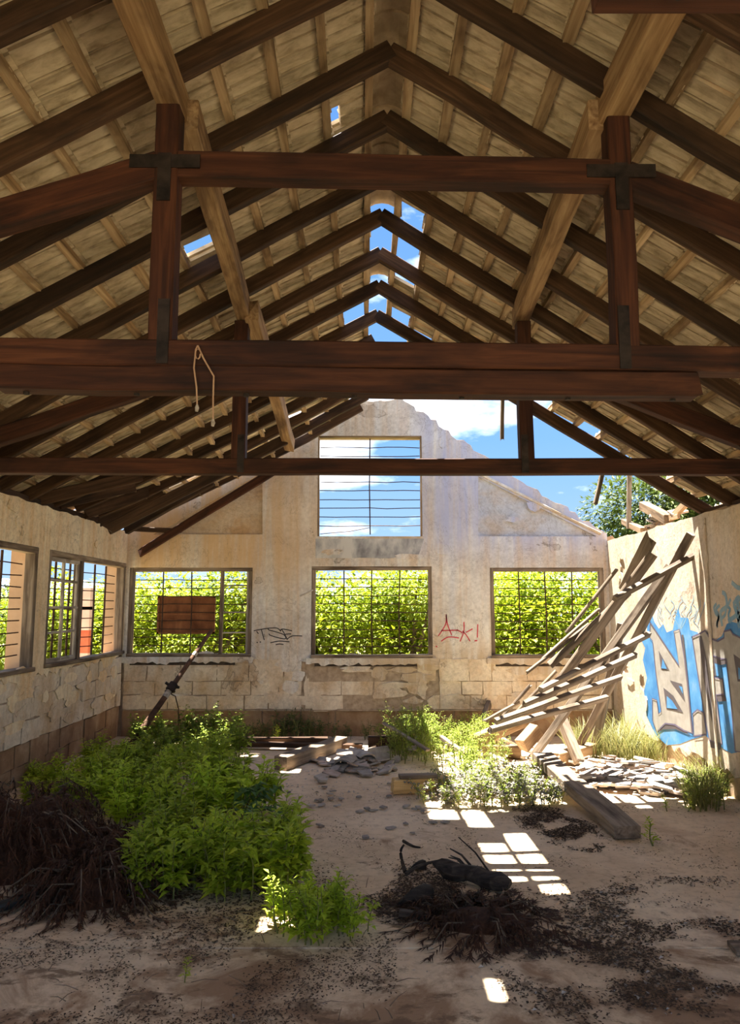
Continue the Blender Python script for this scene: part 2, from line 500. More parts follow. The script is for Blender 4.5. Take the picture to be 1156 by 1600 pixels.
# ------------------------------------------------------------------ floor
mb = MB(); mb.box((XL - .35, YB - .2, -.2), (XR + .35, YF + .3, -.035))
floor = mb.build('floor', M['soil']); tag(floor, kind='structure', label='earthen floor slabs of the ruined hall')
ys = [YB, 1.35, 3.75, 6.12, YF + .05]; xs = [XL - .05, XR + .05]
for i in range(4):
    for j in range(1):
        mb = MB(); g = .004
        x0, x1, y0, y1 = xs[j] + g, xs[j + 1] - g, ys[i] + g, ys[i + 1] - g
        n = 14
        loop = jag((x0, y0), (x1, y0), .25, .006, i * 9 + j) + jag((x1, y0), (x1, y1), .25, .006, i * 7 + j + 50) + \
               jag((x1, y1), (x0, y1), .25, .006, i * 5 + j + 90) + jag((x0, y1), (x0, y0), .25, .006, i * 3 + j + 130)
        mb.solid([loop], lambda a, b, t: Vector((a, b, t)), -.05, 0.0 - .004 * ((i + j) % 2))
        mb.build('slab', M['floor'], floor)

# ------------------------------------------------------------------ ground outside
mb = MB(); n = 30
for i in range(n + 1):
    for j in range(n + 1):
        x = -90 + 180 * i / n; y = -40 + 200 * j / n
        mb.v.append(Vector((x, y, -.16 + .0 * x)))
for i in range(n):
    for j in range(n):
        a = i * (n + 1) + j; mb.f.append((a, a + n + 1, a + n + 2, a + 1))
o = mb.build('ground_outside', M['dry_ground']); tag(o, kind='structure', label='dry grassy ground around the building')

# ------------------------------------------------------------------ far wall
def rect(x0, z0, x1, z1): return [(x0, z0), (x1, z0), (x1, z1), (x0, z1)]
def farp(px, py): p = on_y(px, py, YF); return (p.x, p.z)
def frect(a, b, c, d):
    x0, z1 = farp(a, b); x1, z0 = farp(c, d); return (x0, z0, x1, z1)
WIN = {'left': frect(203, 887, 392, 1026), 'mid': frect(487, 885, 676, 1028), 'right': frect(765, 887, 948, 1028), 'top': frect(497, 681, 660, 838)}
holes = [rect(*WIN[k]) for k in ('left', 'mid', 'right', 'top')]
apex = farp(598, 620)
rakeL0 = (XL - .25, 2.50); rakeR0 = (XR + .2, 2.44)
def rake_outline(drop, seed, x_in=0.0, zb=-.1, amp=.03):
    L = [(XL - .25 + x_in, zb), (XR + .25 - x_in, zb)]
    L += jag((XR + .25 - x_in, 2.40 - drop), farp(770, 722) if not drop else (farp(770, 722)[0], farp(770, 722)[1] - drop), .07, amp, seed)
    L += jag((farp(770, 722)[0], farp(770, 722)[1] - drop), (apex[0] + .25, apex[1] - drop), .07, amp, seed + 1)
    L += jag((apex[0] + .25, apex[1] - drop), (apex[0] - .35, apex[1] - .08 - drop), .07, amp * .6, seed + 2)
    L += jag((apex[0] - .35, apex[1] - .08 - drop), (XL - .25 + x_in, 2.46 - drop), .08, amp, seed + 3)
    return L
fy = lambda a, b, t: Vector((a, t, b))
mb = MB()
mb.solid([rake_outline(0, 3)] + holes, fy, YF + .04, YF + .26)
wall_far = mb.build('wall_far', M['core'])
tag(wall_far, kind='structure', label='cracked gable end wall with four barred window openings')
# plaster skin: broken lower edge over the blocks, recessed triangles left open
triR = [farp(747, 838), farp(932, 838), farp(747, 744)]
triL = [farp(240, 835), farp(410, 835), farp(410, 738)]
xe0, xe1 = XL + .0, XR - .0
sk = jag((xe0, .95), (farp(470, 1040)[0], .93), .06, .035, 21) + jag((farp(470, 1040)[0], .93), (farp(690, 1040)[0], .90), .06, .03, 22) + \
     jag((farp(690, 1040)[0], .90), (xe1, .93), .06, .035, 23)
top = rake_outline(.015, 3)[2:]
sk2 = [p for p in top if xe0 < p[0] < xe1]
outer = sk + [(xe1, .93), (xe1, sk2[0][1] - .02)] + sk2 + [(xe0, sk2[-1][1] - .02)]
# the far sills cut the skin's lower edge: openings reach below it
hl = [rect(*WIN[k]) for k in ('left', 'mid', 'right', 'top')]
mb = MB(); mb.solid([outer] + hl + [triR, triL], fy, YF, YF + .045)
mb.build('plaster_skin', M['plaster_far'], wall_far)
for tri, mt in ((triR, 'panel_blue'), (triL, 'panel_ochre')):
    mb = MB(); mb.solid([tri], fy, YF + .032, YF + .042); mb.build('recessed_panel', M[mt], wall_far)
# thin mouldings along the right rake
a, b = triR[2], triR[1]
beam('rake_moulding', (a[0] - .02, YF - .005, a[1] + .05), (b[0] + .05, YF - .005, b[1] + .03), .03, .035, M['plaster_far'], wall_far)
# blocks of the lower wall, each its own piece, joints recessed
def block_course(parent, axis, fixed, a0, a1, z0, z1, proud, mats, seed, lmin=.26, lmax=.5, gap=.010, depth=.05):
    r = random.Random(seed); a = a0
    while a < a1 - .05:
        L = r.uniform(lmin, lmax); b = min(a + L, a1)
        if a1 - b < .14: b = a1
        g = gap * r.uniform(.3, 1.0); dz = gap * r.uniform(.2, .7)
        loop = []
        for (p, q, s) in (((a + g, z0 + dz), (b - g, z0 + dz), 1), ((b - g, z0 + dz), (b - g, z1 - dz), 2), ((b - g, z1 - dz), (a + g, z1 - dz), 3), ((a + g, z1 - dz), (a + g, z0 + dz), 4)):
            loop += jag(p, q, .09, .007, r.randint(0, 9999), True)
        pr = proud + r.uniform(-.009, .014)
        mb = MB()
        if axis == 'y': mb.solid([loop], fy, fixed - pr, fixed + depth)
        else: mb.solid([loop], lambda u, w, t: Vector((t, u, w)), fixed + pr, fixed - depth)
        mb.build('block', r.choice(mats), parent)
        a = b
zc = [.33, .505, .68, .93]
edges = [XL, farp(474, 1070)[0], farp(684, 1070)[0], XR]
for s in range(3):
    for c in range(3):
        z1 = zc[c + 1] + (.0 if c < 2 else .03)
        block_course(wall_far, 'y', YF + .04, edges[s] + .02, edges[s + 1] - .02, zc[c], z1, .036 if s != 1 else .022, [M['block']], 100 + s * 10 + c)
block_course(wall_far, 'y', YF + .04, XL + .01, XR - .01, -.02, .315, .012, [M['plinth']], 77, .4, .8, .014)
mb = MB(); mb.box((XL, YF + .016, .32), (XR, YF + .05, .96))
mb.build('mortar_bed', M['mortar'], wall_far)
mb = MB(); mb.box((XL, YF + .0, .312), (XR, YF + .05, .326)); mb.build('plinth_ledge', M['mortar'], wall_far)
# spalled lips of plaster under the window openings
def flake(parent, axis, fixed, c, rx, rz, mat, seed, th=.012, name='plaster_flake'):
    r = random.Random(seed); n = r.randint(9, 14); loop = []
    for k in range(n):
        t = 2 * pi * k / n; q = r.uniform(.65, 1.1)
        loop.append((c[0] + rx * q * cos(t), c[1] + rz * q * sin(t)))
    mb = MB()
    if axis == 'y': mb.solid([loop], fy, fixed - th, fixed + .002)
    else:
        sg = 1 if fixed < 0 else -1
        mb.solid([loop], lambda u, w, t: Vector((t, u, w)), fixed + sg * th, fixed - sg * .002)
    return mb.build(name, mat, parent)
for k, (px, py, rx, rz, mt) in enumerate([(690, 858, .16, .10, 'plaster_far'), (640, 870, .30, .05, 'plaster_far'), (520, 862, .2, .06, 'plaster_far'), (462, 1040, .12, .10, 'plaster_far'),
        (430, 1050, .10, .05, 'block'), (700, 1042, .12, .04, 'plaster_far'), (480, 690, .09, .22, 'plaster_far'), (478, 765, .06, .2, 'plaster_far'), (862, 852, .04, .13, 'plaster_far'),
        (560, 1047, .30, .04, 'block'), (250, 1040, .28, .03, 'block'), (350, 1044, .22, .03, 'block'), (820, 1044, .2, .04, 'block'), (285, 838, .05, .05, 'plaster_far'),
        (690, 690, .05, .14, 'plaster_far'), (835, 790, .16, .10, 'plaster_far'), (800, 812, .12, .05, 'plaster_far'), (660, 1075, .08, .2, 'block'), (479, 1075, .05, .2, 'block')]):
    c = farp(px, py)
    ins = any(w[0] - .02 < c[0] < w[2] + .02 and w[1] - .02 < c[1] < w[3] + .02 for w in WIN.values())
    if not ins: flake(wall_far, 'y', YF if c[1] > .95 else YF + .006, c, rx * .8, rz * .8, M[mt], 300 + k, .011)
rf_ = random.Random(91)
for k in range(46):
    x = rf_.uniform(XL + .1, XR - .1); z = rf_.uniform(.38, .98)
    flake(wall_far, 'y', YF + .008, (x, z), rf_.uniform(.06, .26), rf_.uniform(.03, .10), M['plaster_far'] if z > .7 or k % 3 == 0 else M['block'], 900 + k, rf_.uniform(.004, .014))

# stained lintel under the gable window, broken sill lips under the lower windows
M['lintel'] = plain('soot_stained_plaster', [(.28, (.16, .155, .16)), (.45, (.36, .345, .335)), (.62, (.58, .55, .505))], 4, (1.3, 1, .7), rough=.95, bmp=.4, rand=False)
x0, z0, x1, z1 = WIN['top']
lp_ = jag((x0 - .02, farp(0, 872)[1]), (x1 + .02, farp(0, 872)[1]), .09, .006, 61) + [(x1 + .02, z0 - .03), (x0 - .02, z0 - .03)]
mb = MB(); mb.solid([lp_], fy, YF - .004, YF + .002); mb.build('stained_lintel', M['lintel'], wall_far)
for k, key in enumerate(('left', 'mid', 'right')):
    x0, z0, x1, z1 = WIN[key]
    lp_ = jag((x0 - .06, z0 - .075), (x1 + .05, z0 - .07), .05, .022, 70 + k) + [(x1 + .05, z0 - .002), (x0 - .06, z0 - .002)]
    mb = MB(); mb.solid([lp_], fy, YF - .028, YF + .02); mb.build('sill_lip', M['plaster_far'], wall_far)
    mb = MB(); mb.box((x0 + .05, YF - .012, z0 - .105), (x1 - .2, YF + .01, z0 - .06)); mb.build('sill_crack', M['dark_strip'], wall_far)  # solid dark strip standing for a crack below the sill lip
# ------------------------------------------------------------------ windows
def bars(parent, f3, x0, x1, z0, z1, nv, nh, rv=.009, rh=.006, depth=0.0):
    for k in range(nv):
        x = x0 + (x1 - x0) * (k + 1) / (nv + 1) + rnd.uniform(-.01, .01)
        mb = MB(); mb.tube([f3(x, z0, depth), f3(x + rnd.uniform(-.012, .012), (z0 + z1) / 2, depth), f3(x + rnd.uniform(-.008, .008), z1, depth)], rv, 6)
        mb.build('upright_bar', M['bar'], parent)
    for k in range(nh):
        z = z0 + (z1 - z0) * (k + 1) / (nh + 1)
        pts = [f3(x0 + (x1 - x0) * t / 6, z + rnd.uniform(-.006, .006), depth + .012) for t in range(7)]
        mb = MB(); mb.tube(pts, rh, 5); mb.build('cross_bar', M['bar'], parent)
def win_frame(parent, f3, x0, x1, z0, z1, w, d, mat, yup, sill=True):
    beam('frame_jamb', f3(x0 + w / 2, z0, 0), f3(x0 + w / 2, z1, 0), w, d, mat, parent, up=yup)
    beam('frame_jamb', f3(x1 - w / 2, z0, 0), f3(x1 - w / 2, z1, 0), w, d, mat, parent, up=yup)
    beam('frame_head', f3(x0, z1 - w / 2, 0), f3(x1, z1 - w / 2, 0), d, w, mat, parent)
    if sill: beam('frame_sill', f3(x0 - .0, z0 + .02, -.01), f3(x1 + .0, z0 + .02, -.01), d + .04, .04, mat, parent, jit=.006)
spec = [('left', 3, 9, 'window_1', 'wide barred window in gable wall behind the rusted sheet'), ('mid', 3, 9, 'window_2', 'middle barred window in gable wall full of green foliage'),
        ('right', 3, 9, 'window_3', 'right barred window in gable wall beside the fallen roof'), ('top', 1, 10, 'window_4', 'high barred window in the gable showing sky')]
for key, nv, nh, nm, lb in spec:
    x0, z0, x1, z1 = WIN[key]
    w = empty(nm, ((x0 + x1) / 2, YF + .06, z0), kind='structure', label=lb)
    f3 = lambda a, b, t: Vector((a, YF + .05 + t, b))
    fw = .05 if key != 'top' else .022
    win_frame(w, f3, x0, x1, z0, z1, fw, .09, M['old_frame'] if key != 'top' else M['tan_wood'], (0, 1, 0), key != 'top')
    bars(w, f3, x0 + fw, x1 - fw, z0 + .03, z1 - fw, nv, nh, depth=.035)
    if key == 'left':
        xm = farp(345, 950)[0]
        beam('mullion', f3(xm, z0, 0), f3(xm, z1, 0), .04, .07, M['old_frame'], w, up=(0, 1, 0))
        for py in (915, 957, 989):
            z = farp(345, py)[1]; beam('glazing_bar', f3(xm, z, .0), f3(x1 - .05, z, .0), .03, .018, M['pale_frame'], w)
        beam('sash_stile', f3(x1 - .065, z0 + .03, 0), f3(x1 - .065, z1 - .05, 0), .03, .04, M['pale_frame'], w, up=(0, 1, 0))
    if key == 'top':
        p = [farp(499, 833), farp(520, 831), farp(545, 829), farp(562, 826), farp(577, 823)]
        mb = MB(); mb.tube([Vector((a, YF + .12, b)) for a, b in p], .005, 5); mb.build('bent_wire', M['bar'], w)
        mb = MB(); mb.box((x0 - .01, YF - .004, z0 - .03), (x1 + .01, YF + .1, z0)); mb.build('sill', M['plaster_far'], w)
    if key == 'mid':
        beam('broken_catch', farp(470, 931) and Vector((farp(470, 931)[0], YF - .09, farp(470, 931)[1])), Vector((farp(489, 922)[0], YF, farp(489, 922)[1])), .012, .02, M['pale_frame'], w)

# ------------------------------------------------------------------ left wall
def lefp(px, py): p = on_x(px, py, XL); return (p.y, p.z)
fxl = lambda a, b, t: Vector((t, a, b))
WL = []
a0 = lefp(68, 1042); a1 = lefp(192, 1022); t1 = lefp(192, 884)
LW2 = (a0[0], 1.02, a1[0] - .02, lefp(130, 868)[1])
e1 = lefp(50, 1046)
LW1 = (e1[0] - 2.2, 1.02, e1[0], LW2[3])
LW0 = (LW1[0] - .25 - 2.2, 1.02, LW1[0] - .25, LW2[3])
lw = [rect(*w) for w in (LW0, LW1, LW2)]
outl = [(YB, -.1), (YF + .2, -.1)] + jag((YF + .2, ZL), (YB, ZL), .12, .012, 41) + [(YB, ZL)]
mb = MB(); mb.solid([outl] + lw, fxl, XL - .04, XL - .26)
wall_left = mb.build('wall_left', M['orange_out'])
tag(wall_left, kind='structure', label='left side wall with barred windows and bare blocks below')
out2 = jag((YB, 1.0), (YF, .98), .06, .03, 42) + [(YF, .98)] + jag((YF, ZL - .01), (YB, ZL - .01), .12, .01, 43) + [(YB, ZL - .01)]
mb = MB(); mb.solid([out2] + lw, fxl, XL, XL - .045)
mb.build('plaster_skin', M['plaster_left'], wall_left)
zc2 = [-.02, .18, .38, .58, .78, .985]
for c in range(5):
    block_course(wall_left, 'x', XL - .04, 4.7, YF - .01, zc2[c], zc2[c + 1], .03 if c > 1 else .018, [M['plinth'], M['plinth']] if c < 2 else [M['block']], 200 + c)
mb = MB(); mb.box((XL - .045, YB, -.05), (XL - .012, 4.7, 1.0)); mb.build('lower_wall_face', M['block'], wall_left)
for k, (px, py, rx, rz) in enumerate([(20, 790, .12, .06), (30, 815, .1, .05), (150, 850, .06, .05), (178, 855, .03, .06), (60, 1080, .15, .06), (130, 1070, .2, .05), (40, 1110, .2, .07), (150, 1100, .2, .06), (110, 1120, .2, .06)]):
    c = lefp(px, py)
    flake(wall_left, 'x', XL if c[1] > 1 else XL - .004, c, rx, rz, M['plaster_left'] if c[1] > 1 else M['block'], 400 + k, .010)
for k in range(46):
    y = rf_.uniform(5.6, YF - .1); z = rf_.uniform(.45, 1.0)
    flake(wall_left, 'x', XL - .010, (y, z), rf_.uniform(.06, .24), rf_.uniform(.03, .10), M['plaster_left'] if z > .7 or k % 3 == 0 else M['block'], 1000 + k, rf_.uniform(.004, .014))
mb = MB(); mb.box((XL - .05, 4.7, .38), (XL - .022, YF, 1.0)); mb.build('mortar_bed', M['mortar'], wall_left)
for idx, (W, nm, lb) in enumerate([(LW2, 'window_5', 'left wall window with pale sash nearest the far corner'), (LW1, 'window_6', 'left wall window cut by the picture edge'), (LW0, 'window_7', 'left wall window beside the camera')]):
    y0, z0, y1, z1 = W
    w = empty(nm, (XL - .06, (y0 + y1) / 2, z0), kind='structure', label=lb)
    f3 = lambda a, b, t: Vector((XL - .05 - t, a, b))
    win_frame(w, f3, y0, y1, z0, z1, .06, .10, M['old_frame'], (1, 0, 0))
    if idx > 1: continue
    bars(w, f3, y0 + .06, y1 - .06, z0 + .04, z1 - .06, 5 if idx == 0 else 4, 9, rv=.012, depth=.06)
    if idx == 0:
        ym = lefp(127, 950)[0]
        beam('mullion', f3(ym, z0, 0), f3(ym, z1, 0), .07, .09, M['old_frame'], w, up=(1, 0, 0))
        ya, yb = y0 + .05, ym - .05
        s = empty('sash', (XL - .03, ya, z0)); s.parent = w; s.location = Vector((XL - .03, ya, z0)) - wloc(w)
        g3 = lambda a, b: Vector((XL - .035, a, b))
        for yy in (ya + .02, (ya + yb) / 2, yb - .02):
            beam('stile', g3(yy, z0 + .05), g3(yy, z1 - .07), .035, .03, M['pale_frame'], s, up=(1, 0, 0))
        for py in (907, 949, 988):
            z = lefp(92, py)[1]; beam('glazing_bar', g3(ya, z), g3(yb, z), .03, .025, M['pale_frame'], s)
        for z in (z0 + .06, z1 - .08):
            beam('rail', g3(ya, z), g3(yb, z), .03, .045, M['pale_frame'], s)

# ------------------------------------------------------------------ right wall
def rigp(px, py): p = on_x(px, py, XR); return (p.y, p.z)
outr = [(YB, -.1), (YF + .2, -.1)] + jag((YF + .2, ZR), (6.8, ZR), .09, .015, 51) + jag((6.8, ZR), (YB, ZR), .3, .01, 52) + [(YB, ZR)]
RW = [(-.9, 1.0, 1.3, 2.2), (1.7, 1.0, 3.9, 2.2)]  # unseen openings added so that daylight fills the foreground
rwh = [rect(*w) for w in RW]
mb = MB(); mb.solid([outr] + rwh, fxl, XR + .02, XR + .26)
wall_right = mb.build('wall_right', M['core']); tag(wall_right, kind='structure', label='right side wall with blue and silver graffiti')
out3 = jag((YB, .16), (YF, .2), .07, .04, 53) + [(YF, .2)] + jag((YF, ZR - .008), (YB, ZR - .008), .2, .008, 54) + [(YB, ZR - .008)]
scars = []
for (px, py, rx, rz, sd) in ((972, 885, .10, .13, 1), (987, 885, .04, .12, 2), (1009, 858, .05, .13, 3), (1100, 840, .05, .14, 4), (975, 1045, .18, .05, 5), (1003, 1065, .08, .12, 6)):
    c = rigp(px, py); r = random.Random(sd); L = []
    for k in range(13):
        t = 2 * pi * k / 13; q = r.uniform(.5, 1.1); L.append((c[0] + rx * q * cos(t), c[1] + rz * q * sin(t)))
    scars.append(L)
mb = MB(); mb.solid([out3] + scars + rwh, fxl, XR, XR + .025); mb.build('plaster_skin', M['plaster_right'], wall_right)
for k, (px, py, rx, rz) in enumerate([(968, 905, .05, .04), (980, 908, .04, .05), (985, 1065, .12, .05), (1010, 1100, .05, .08), (1105, 870, .03, .07)]):
    flake(wall_right, 'x', XR, rigp(px, py), rx, rz, M['plaster_right'], 450 + k, .012)
# added strip that stands in for the edge of the roof's shadow
for (px, dy, w_) in ((1100, 0, .05),):
    y = rigp(px, 805)[0]
    beam('shadow_edge_strip', (XR - .008, y, .3), (XR - .008, y, ZR - .05), w_, .016, M['plaster_right'], wall_right, up=(1, 0, 0))

for k, W in enumerate(RW):
    y0, z0, y1, z1 = W
    w = empty('window_%d' % (8 + k), (XR + .06, (y0 + y1) / 2, z0), kind='structure', label='unseen right wall opening beside the viewer, added to let daylight in')
    win_frame(w, lambda a, b, t: Vector((XR + .05 + t, a, b)), y0, y1, z0, z1, .06, .10, M['old_frame'], (1, 0, 0))
# ------------------------------------------------------------------ graffiti, flat paint on the plaster
def paint(name, col, rough=.7):
    return plain(name, [(.3, tuple(c * .8 for c in col)), (.7, col)], 14, rough=rough, bmp=.15, rand=False)
M['g_black'] = paint('black_spray', (.045, .04, .04)); M['g_red'] = paint('red_spray', (.62, .07, .09))
M['g_blue'] = plain('blue_spray', [(.3, (.035, .15, .36)), (.55, (.075, .235, .45)), (.78, (.24, .35, .44))], 4, rough=.7, bmp=.15, rand=False)
M['g_pale'] = plain('faded_blue_spray', [(.3, (.13, .26, .36)), (.7, (.27, .36, .40))], 6, rough=.8, bmp=.15, rand=False)
M['g_silver'] = plain('silver_spray', [(.3, (.25, .23, .20)), (.7, (.36, .335, .30))], 9, rough=.6, bmp=.15, rand=False)
M['g_dark'] = paint('dark_outline_spray', (.10, .085, .09))
M['g_line'] = paint('violet_outline_spray', (.13, .11, .17))
def ribbon(mb, pts, w, off, place):
    """flat painted stroke through 2D wall points"""
    pts = [Vector(p) for p in pts]; b = len(mb.v)
    for i, p in enumerate(pts):
        d = pts[min(i + 1, len(pts) - 1)] - pts[max(i - 1, 0)]
        d = d.normalized() if d.length else Vector((1, 0)); nn = Vector((-d.y, d.x))
        e = p + (d * w * .5 if i == len(pts) - 1 else (-d * w * .5 if i == 0 else d * 0))
        for s in (1, -1):
            q = e + nn * w * .5 * s; mb.v.append(place(q.x, q.y, off))
    for i in range(len(pts) - 1):
        mb.f.append((b + 2 * i, b + 2 * i + 1, b + 2 * i + 3, b + 2 * i + 2))
pfar = lambda a, b, t: Vector((a, YF - t, b))
def smooth(pts, n=4):
    out = []
    for i in range(len(pts) - 1):
        p0 = Vector(pts[max(i - 1, 0)]); p1 = Vector(pts[i]); p2 = Vector(pts[i + 1]); p3 = Vector(pts[min(i + 2, len(pts) - 1)])
        for k in range(n):
            t = k / n
            out.append(.5 * ((2 * p1) + (p2 - p0) * t + (2 * p0 - 5 * p1 + 4 * p2 - p3) * t * t + (3 * p1 - p0 - 3 * p2 + p3) * t ** 3))
    out.append(Vector(pts[-1])); return out
def far_strokes(name, strokes, sc, ox, oy, w, mat):
    mb = MB()
    for s in strokes:
        pts = [farp(ox + x / sc, oy + y / sc) for x, y in s]
        if len(pts) == 1:
            c = pts[0]; r = w * .75; b = len(mb.v)
            for k in range(9): mb.v.append(pfar(c[0] + r * cos(2 * pi * k / 9), c[1] + r * sin(2 * pi * k / 9), .003))
            mb.f.append(tuple(range(b, b + 9)))
        else: ribbon(mb, smooth(pts) if len(pts) > 2 else pts, w, .003, pfar)
    o = mb.build(name, mat, wall_far)
    return o
o = far_strokes('graffiti_tag', [[(165, 245), (300, 220), (420, 205), (500, 205), (545, 230), (560, 250)], [(205, 260), (225, 285)], [(275, 235), (295, 310), (315, 380)],
    [(375, 215), (390, 235), (500, 265), (600, 300), (640, 340), (625, 368), (520, 350), (410, 315), (390, 295)], [(560, 250), (580, 222), (650, 228), (730, 248)],
    [(585, 235), (620, 290), (660, 375)], [(640, 298), (715, 292)], [(660, 372), (740, 325), (880, 325)], [(415, 425), (540, 402), (690, 412)], [(495, 455), (545, 445), (600, 452)], [(210, 422)], [(258, 416)]],
    9.633, 380, 960, .012, M['g_black'])
o['label'] = 'thin black spray tag reading TSF'
o = far_strokes('graffiti_tag', [[(413, 150), (410, 240), (370, 320), (325, 385)], [(413, 150), (425, 250), (470, 370)], [(360, 328), (450, 325), (540, 325), (590, 350)], [(360, 445), (420, 405), (480, 400), (550, 410)],
    [(612, 235), (610, 340), (570, 445)], [(600, 335), (640, 380), (678, 442)], [(640, 345), (705, 310)], [(768, 262), (764, 400)], [(755, 440)], [(740, 442)], [(303, 507)], [(540, 322)]],
    7.225, 640, 940, .014, M['g_red'])
o['label'] = 'red spray tag of an A, a K and an exclamation mark'
SC = 5.335
def rp(x, y): return rigp(980 + x / SC, 900 + y / SC)
prig = lambda a, b, t: Vector((XR - t, a, b))
def rpoly(name, polys, off, mat, label=None):
    mb = MB()
    for P in polys:
        Q = [rp(*p) for p in P]
        tr = tessellate_polygon([[Vector((q[0], q[1], 0)) for q in Q]])
        mb.put([prig(q[0], q[1], off) for q in Q], [tuple(t) for t in tr])
    o = mb.build(name, mat, wall_right, fix=False)
    if label: o['label'] = label
    return o
RX = 1040
rpoly('graffiti_background', [[(100, 500), (165, 470), (170, 330), (200, 290), (225, 380), (265, 440), (300, 400), (330, 470), (380, 450), (395, 370), (425, 260), (445, 345), (510, 350), (525, 450), (590, 470), (600, 560), (650, 600),
    (690, 505), (740, 535), (790, 500), (830, 400), (870, 380), (RX, 430), (RX, 1440), (870, 1480), (800, 1440), (650, 1330), (540, 1360), (440, 1400), (330, 1410), (240, 1330), (160, 1160), (140, 960), (165, 850), (130, 700), (150, 600)]], .002, M['g_blue'], 'blue sprayed cloud behind the letters')
L1 = [(195, 385), (435, 745), (392, 460), (440, 445), (500, 800), (550, 1310), (480, 1290), (400, 1240), (320, 1230), (250, 1300), (215, 1200), (212, 1020), (250, 1035), (265, 1150), (288, 1130), (262, 950), (240, 790), (215, 540), (190, 510)]
L2 = [(545, 510), (595, 488), (655, 455), (690, 518), (760, 545), (812, 515), (812, 462), (865, 450), (885, 485), (RX, 560), (RX, 1480), (905, 1460), (870, 1050), (830, 690), (780, 690), (705, 655), (730, 845), (800, 860), (812, 985), (745, 990), (795, 1400), (690, 1370), (640, 1110), (590, 800)]
L3 = [(550, 1150), (590, 1115), (640, 1140), (665, 1320), (560, 1335)]
rpoly('graffiti_letter', [L1], .004, M['g_silver'], 'angular silver letter B')
rpoly('graffiti_letter', [L2], .004, M['g_silver'], 'joined silver letters I and F')
rpoly('graffiti_letter', [L3], .004, M['g_silver'], 'rounded silver foot of a letter')
rpoly('graffiti_shading', [[(265, 620), (355, 785), (285, 775)], [(360, 870), (460, 900), (485, 1045)], [(305, 930), (390, 1000), (470, 1140), (330, 1105)], [(455, 490), (472, 490), (510, 850), (548, 1290), (540, 1320), (500, 900)],
    [(705, 655), (780, 690), (830, 690), (828, 735), (780, 742), (735, 725), (748, 832), (722, 838)], [(745, 990), (812, 985), (832, 1042), (760, 1048)], [(600, 500), (625, 500), (665, 700), (700, 1000), (712, 1225), (685, 1100), (640, 850)],
    [(250, 1315), (300, 1238), (400, 1232), (535, 1330), (400, 1275), (300, 1280)], [(690, 1365), (790, 1395), (780, 1450), (700, 1430)], [(890, 650), (960, 700), (1000, 880), (925, 880)]], .006, M['g_dark'], 'dark grey shading of the letters')
rpoly('graffiti_counter', [[(300, 690), (335, 775), (290, 770)], [(435, 915), (465, 925), (470, 985)], [(335, 1000), (380, 1040), (425, 1110), (335, 1100)], [(735, 728), (785, 745), (800, 835), (750, 832)], [(930, 760), (975, 790), (985, 860), (935, 860)]], .008, M['g_blue'], 'blue eyes of the letters')
mb = MB()
for P in (L1, L2, L3):
    ribbon(mb, [rp(*p) for p in P + [P[0]]], .016, .0075, prig)
o = mb.build('graffiti_outline', M['g_line'], wall_right, fix=False); o['label'] = 'thin violet outline of the letters'
mb = MB()
rg = random.Random(5)
for k in range(26):
    x = rg.uniform(150, 620) if k < 18 else rg.uniform(720, 980); y = rg.uniform(330, 470)
    p = [(x, y)]; 
    for j in range(5):
        x += rg.uniform(-28, 28); y -= rg.uniform(20, 48); p.append((x, y))
    ribbon(mb, smooth([rp(*q) for q in p], 3), rg.uniform(.006, .014) if k < 18 else .03, .0025, prig)
for p in ([(790, 400), (780, 300), (830, 250), (820, 160), (800, 140)], [(850, 370), (910, 320), (890, 230), (939, 190)], [(880, 60), (930, 100), (1000, 90)]):
    ribbon(mb, smooth([rp(*q) for q in p], 4), .04, .0026, prig)
o = mb.build('graffiti_flames', M['g_pale'], wall_right, fix=False); o['label'] = 'faded blue wisps above the letters'

# ------------------------------------------------------------------ roof geometry
def xr(Y): return .145 - .011 * Y
KZ = [(-9, 4.47), (5.25, 4.47), (5.78, 4.43), (6.33, 4.40), (6.87, 4.35), (8.0, 4.30), (12, 4.30)]
def zr(Y):
    for (a, za), (b, zb) in zip(KZ, KZ[1:]):
        if a <= Y <= b: return za + (zb - za) * (Y - a) / (b - a)
    return 4.3
EAVE = {-1: (XL, 2.62), 1: (XR - .03, 2.50)}
def sag(side, Y):
    # the far left slope has slumped where the battens broke
    if side < 0 and Y > 6.6: return min(.22, (Y - 6.6) * .10)
    return .0
def roof(side, s, Y, off=0.0):
    a = Vector((xr(Y), Y, zr(Y))); e = EAVE[side]; b = Vector((e[0], Y, e[1]))
    d = (b - a); nn = Vector((-d.z, 0, d.x)).normalized()
    if nn.z < 0: nn = -nn
    p = a + d * s + nn * off
    p.z -= sag(side, Y) * math.sin(pi * min(1, max(0, s))) * 1.0
    return p
def slope_len(side):
    e = EAVE[side]; return sqrt((e[0] - .1) ** 2 + (4.47 - e[1]) ** 2)
YR = -.9  # roof cut short behind the camera to admit sky light
RY = [-.90, -.34, .22, .79, 1.35, 1.9, 2.46, 3.02, 3.6, 4.15, 4.72, 5.25, 5.78, 6.33, 6.87]
NTH = ['first', 'second', 'third', 'fourth', 'fifth', 'sixth', 'seventh', 'eighth', 'ninth', 'tenth', 'eleventh', 'twelfth', 'thirteenth', 'fourteenth', 'fifteenth', 'sixteenth', 'seventeenth', 'eighteenth', 'nineteenth', 'twentieth', 'twenty-first', 'twenty-second']
ADJ = {-1: 'left', 1: 'right'}
